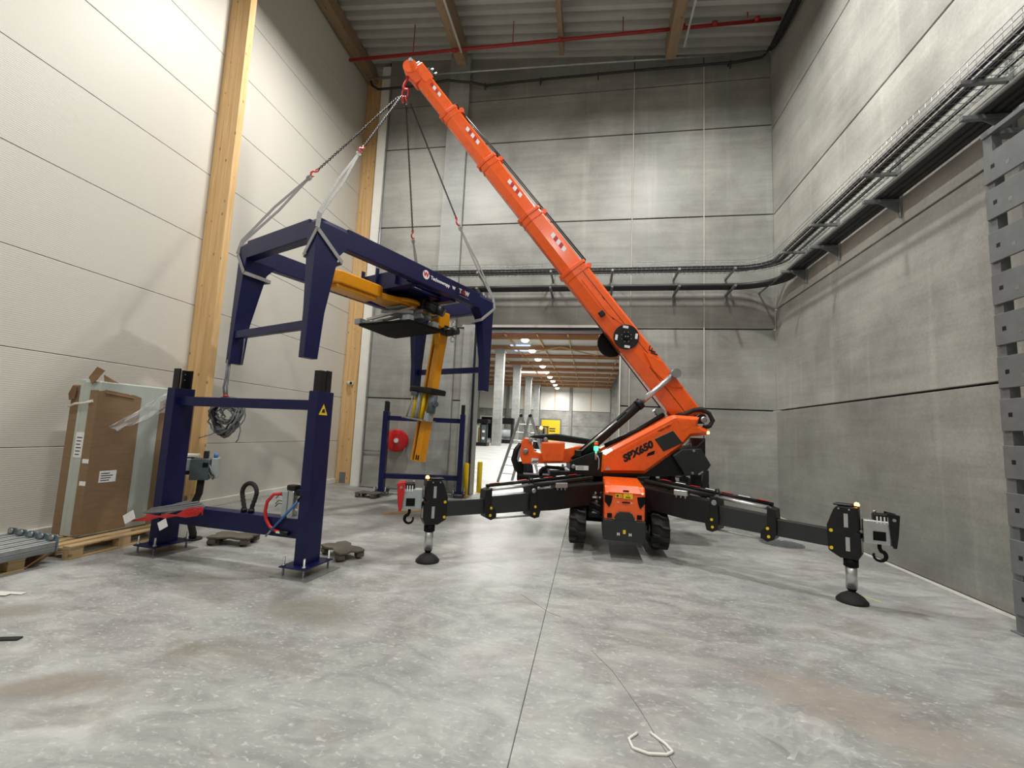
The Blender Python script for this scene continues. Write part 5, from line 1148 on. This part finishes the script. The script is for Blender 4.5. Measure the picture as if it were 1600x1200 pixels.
# manhole cover
mh = thing('manhole_cover', 'round patterned manhole cover near the right wall', 'manhole cover', (3.10, 8.12, 0))
MB().lathe([(.32, .0005), (.32, .006), (.29, .007), (.29, .004), (.0, .004)], n=36).build('cover', M_rackg, mh)
stud = MB().box(-.018, .018, -.018, .018, .0045, .009).mesh('stud'); 
for i in range(-6, 7):
    for j in range(-6, 7):
        if (i*i+j*j)*.045**2 < .27**2 and (i+j) % 2 == 0: obj('stud', stud, M_steel, mh, M=Matrix.Translation((i*.045, j*.045, 0)) @ Matrix.Rotation(.6, 4, 'Z'))
tag(MB().bar((2.92, 5.72, .0006), (3.06, 5.52, .0006), .022, .001).build('paint_mark', PM('fluorescent_marking', (206, 214, 120), .6)), 'pale yellow paint mark on the floor by the right foot', 'paint mark')
# dollies
def dolly(label, loc, rz):
    t = thing('furniture_dolly', label, 'dolly', loc, rz, 'wheeled dollies')
    pts = [(-.26, -.16), (-.12, -.17), (0, -.115), (.12, -.17), (.26, -.16), (.27, -.05), (.22, 0), (.27, .05), (.26, .16), (.12, .17), (0, .115), (-.12, .17), (-.26, .16), (-.27, .05), (-.22, 0), (-.27, -.05)]
    MB().prism([(a, b, .085) for a, b in pts], (0, 0, .03)).build('deck', M_dolly, t, .01, 2)
    for x in (-.2, .2):
        for y in (-.12, .12):
            h = MB().box(x-.05, x+.05, y-.045, y+.045, .02, .085).build('caster_housing', M_dolly, t, .015, 2)
            MB().cyl((x-.03, y-.02, .035), (x-.03, y+.02, .035), .035, 14).build('caster_wheel', M_rubber, h)
dolly('worn grey dolly on the floor under the blue portal beam', (-4.50, 5.35, 0), R(12))
dolly('worn grey dolly to the right of the blue portal', (-2.93, 5.27, 0), R(-35))
dolly('worn grey dolly by the foot of the rear blue portal', (-4.82, 9.62, 0), R(-8))
# ladder
ld = thing('step_ladder', 'aluminium double ladder standing in the doorway', 'ladder', (0, 0, 0))
A_, B_ = Vector((-2.17, 14.25, 2.1)), Vector((-1.86, 14.12, 2.1))
f1, f2, g1, g2 = Vector((-2.80, 14.25, .03)), Vector((-2.33, 14.05, .03)), Vector((-1.50, 14.65, .03)), Vector((-1.12, 14.45, .03))
for a, b, nm in ((f1, A_, 'stile'), (f2, B_, 'stile'), (g1, A_+Vector((.05, 0, 0)), 'stile'), (g2, B_+Vector((.05, 0, 0)), 'stile')): MB().bar(a, b, .05, .085, (1, 0, 0)).build(nm, M_alu, ld, .004, 1); MB().bar(a+Vector((0, 0, -.03)), a+Vector((0, 0, .02)), .04, .07, (1, 0, 0)).build('ladder_foot', M_rubber, ld)
for k in range(1, 8):
    t_ = k/8; MB().bar(f1.lerp(A_, t_), f2.lerp(B_, t_), .03, .03).build('rung', M_alu, ld, .004, 1); MB().bar(g1.lerp(A_, t_), g2.lerp(B_, t_), .03, .03).build('rung', M_alu, ld, .004, 1)
for a in (A_, B_): MB().lathe([(.05, -.03), (.06, 0), (.05, .03)], tuple(a+Vector((.02, 0, .02))), 14, axis='y').build('hinge', M_grey, ld)

# =================================================================== THINGS IN THE FAR HALL
mc = thing('wrapped_machine', 'dark framed machine with upright panels left in the far hall', 'machine', (-11.3, 46.0, 0))
MB().box(-1.0, 1.0, -.6, .6, 0, .35).build('base', M_black, mc, .02)
MB().box(-1.05, 1.05, -.7, .7, 2.35, 2.75).build('roof', M_blackm, mc, .03)
for x in (-.95, -.3, .3, .95): MB().box(x-.06, x+.06, -.6, -.5, .35, 2.35).build('post', M_grey, mc)
for x, w, c in ((-.65, .22, M_cgrey), (-.05, .2, M_ppanel), (.12, .1, M_yellow), (.6, .25, M_motor)): MB().box(x-w, x+w, -.45, .4, .35, 2.2 if w > .15 else 1.9).build('panel', c, mc, .02, 1)
for z in (.8, 1.5): MB().cyl((.62, -.62, z), (.62, -.5, z), .14, 16).build('white_roll', M_white, mc)
tm = thing('tank_machine', 'grey tank on a black frame between the first two far pillars', 'machine', (-11.6, 60.5, 0))
MB().box(-1.3, 1.3, -.5, .5, 0, .5).build('plinth', M_black, tm, .02); MB().cyl((-1.2, 0, 1.35), (1.2, 0, 1.35), .62, 24).build('tank', M_cgrey, tm)
MB().box(-1.5, 1.5, -.7, .7, 2.6, 3.4).build('hood', M_blackm, tm, .03)
for x in (-1.4, 1.4): MB().box(x-.08, x+.08, -.5, .5, .0, 2.6).build('frame_post', M_black, tm)
fk = thing('forklift', 'dark forklift with lit work lamp in front of the yellow door', 'forklift', (-3.75, 36.0, 0))
MB().box(-.55, .55, -.8, .9, .25, .95).build('chassis', M_black, fk, .06)
MB().box(-.5, .5, .2, .9, .95, 1.25).build('counterweight', M_grey, fk, .05)
for x in (-.48, .48):
    MB().bar((x, -.5, .95), (x, -.35, 2.05), .06, .06).build('guard_post', M_black, fk); MB().bar((x, .6, 1.2), (x, .5, 2.05), .06, .06).build('guard_post', M_black, fk)
    for y in (-.55, .6): MB().cyl((x-.08, y, .28), (x+.08, y, .28), .28, 18).build('wheel', M_rubber, fk)
    MB().box(x*.55-.04, x*.55+.04, -.98, -.86, .1, 2.0).build('mast_rail', M_blackm, fk)
MB().box(-.55, .55, -.55, .6, 2.05, 2.15).build('overhead_guard', M_black, fk, .03); MB().box(-.4, .4, -.48, -.46, 1.0, 2.0).build('windscreen', M_motor, fk)
MB().lathe([(.11, 0), (.12, .03), (.1, .06)], (.05, -.64, 2.0), 14, axis='y').build('work_lamp', M_amber, fk)
bx = thing('parcel_box', 'small brown carton on the floor behind the ladder', 'box', (-4.75, 34.5, 0)); MB().box(-.25, .25, -.2, .2, 0, .5).build('carton', M_card, bx, .01, 1); MB().box(-.26, .26, -.03, .03, .501, .505).build('tape', M_paper, bx)
for i, (x, y) in enumerate(((1.9, 27.0),)):
    t = thing('wire_stillage', 'grey wire stillage seen behind the lift cylinder', 'stillage', (x, y, 0))
    MB().box(-.6, .6, -.4, .4, .1, .16).build('base', M_steel, t)
    for a in (-.58, .58):
        for b in (-.38, .38): MB().box(a-.03, a+.03, b-.03, b+.03, 0, 1.3).build('corner_post', M_steel, t)
    for k in range(6):
        z = .25+.2*k; MB().box(-.58, .58, -.40, -.38, z, z+.03).build('wire', M_steel, t)
    for k in range(9):
        x_ = -.5+.125*k; MB().box(x_-.012, x_+.012, -.415, -.40, .16, 1.28).build('wire', M_steel, t)
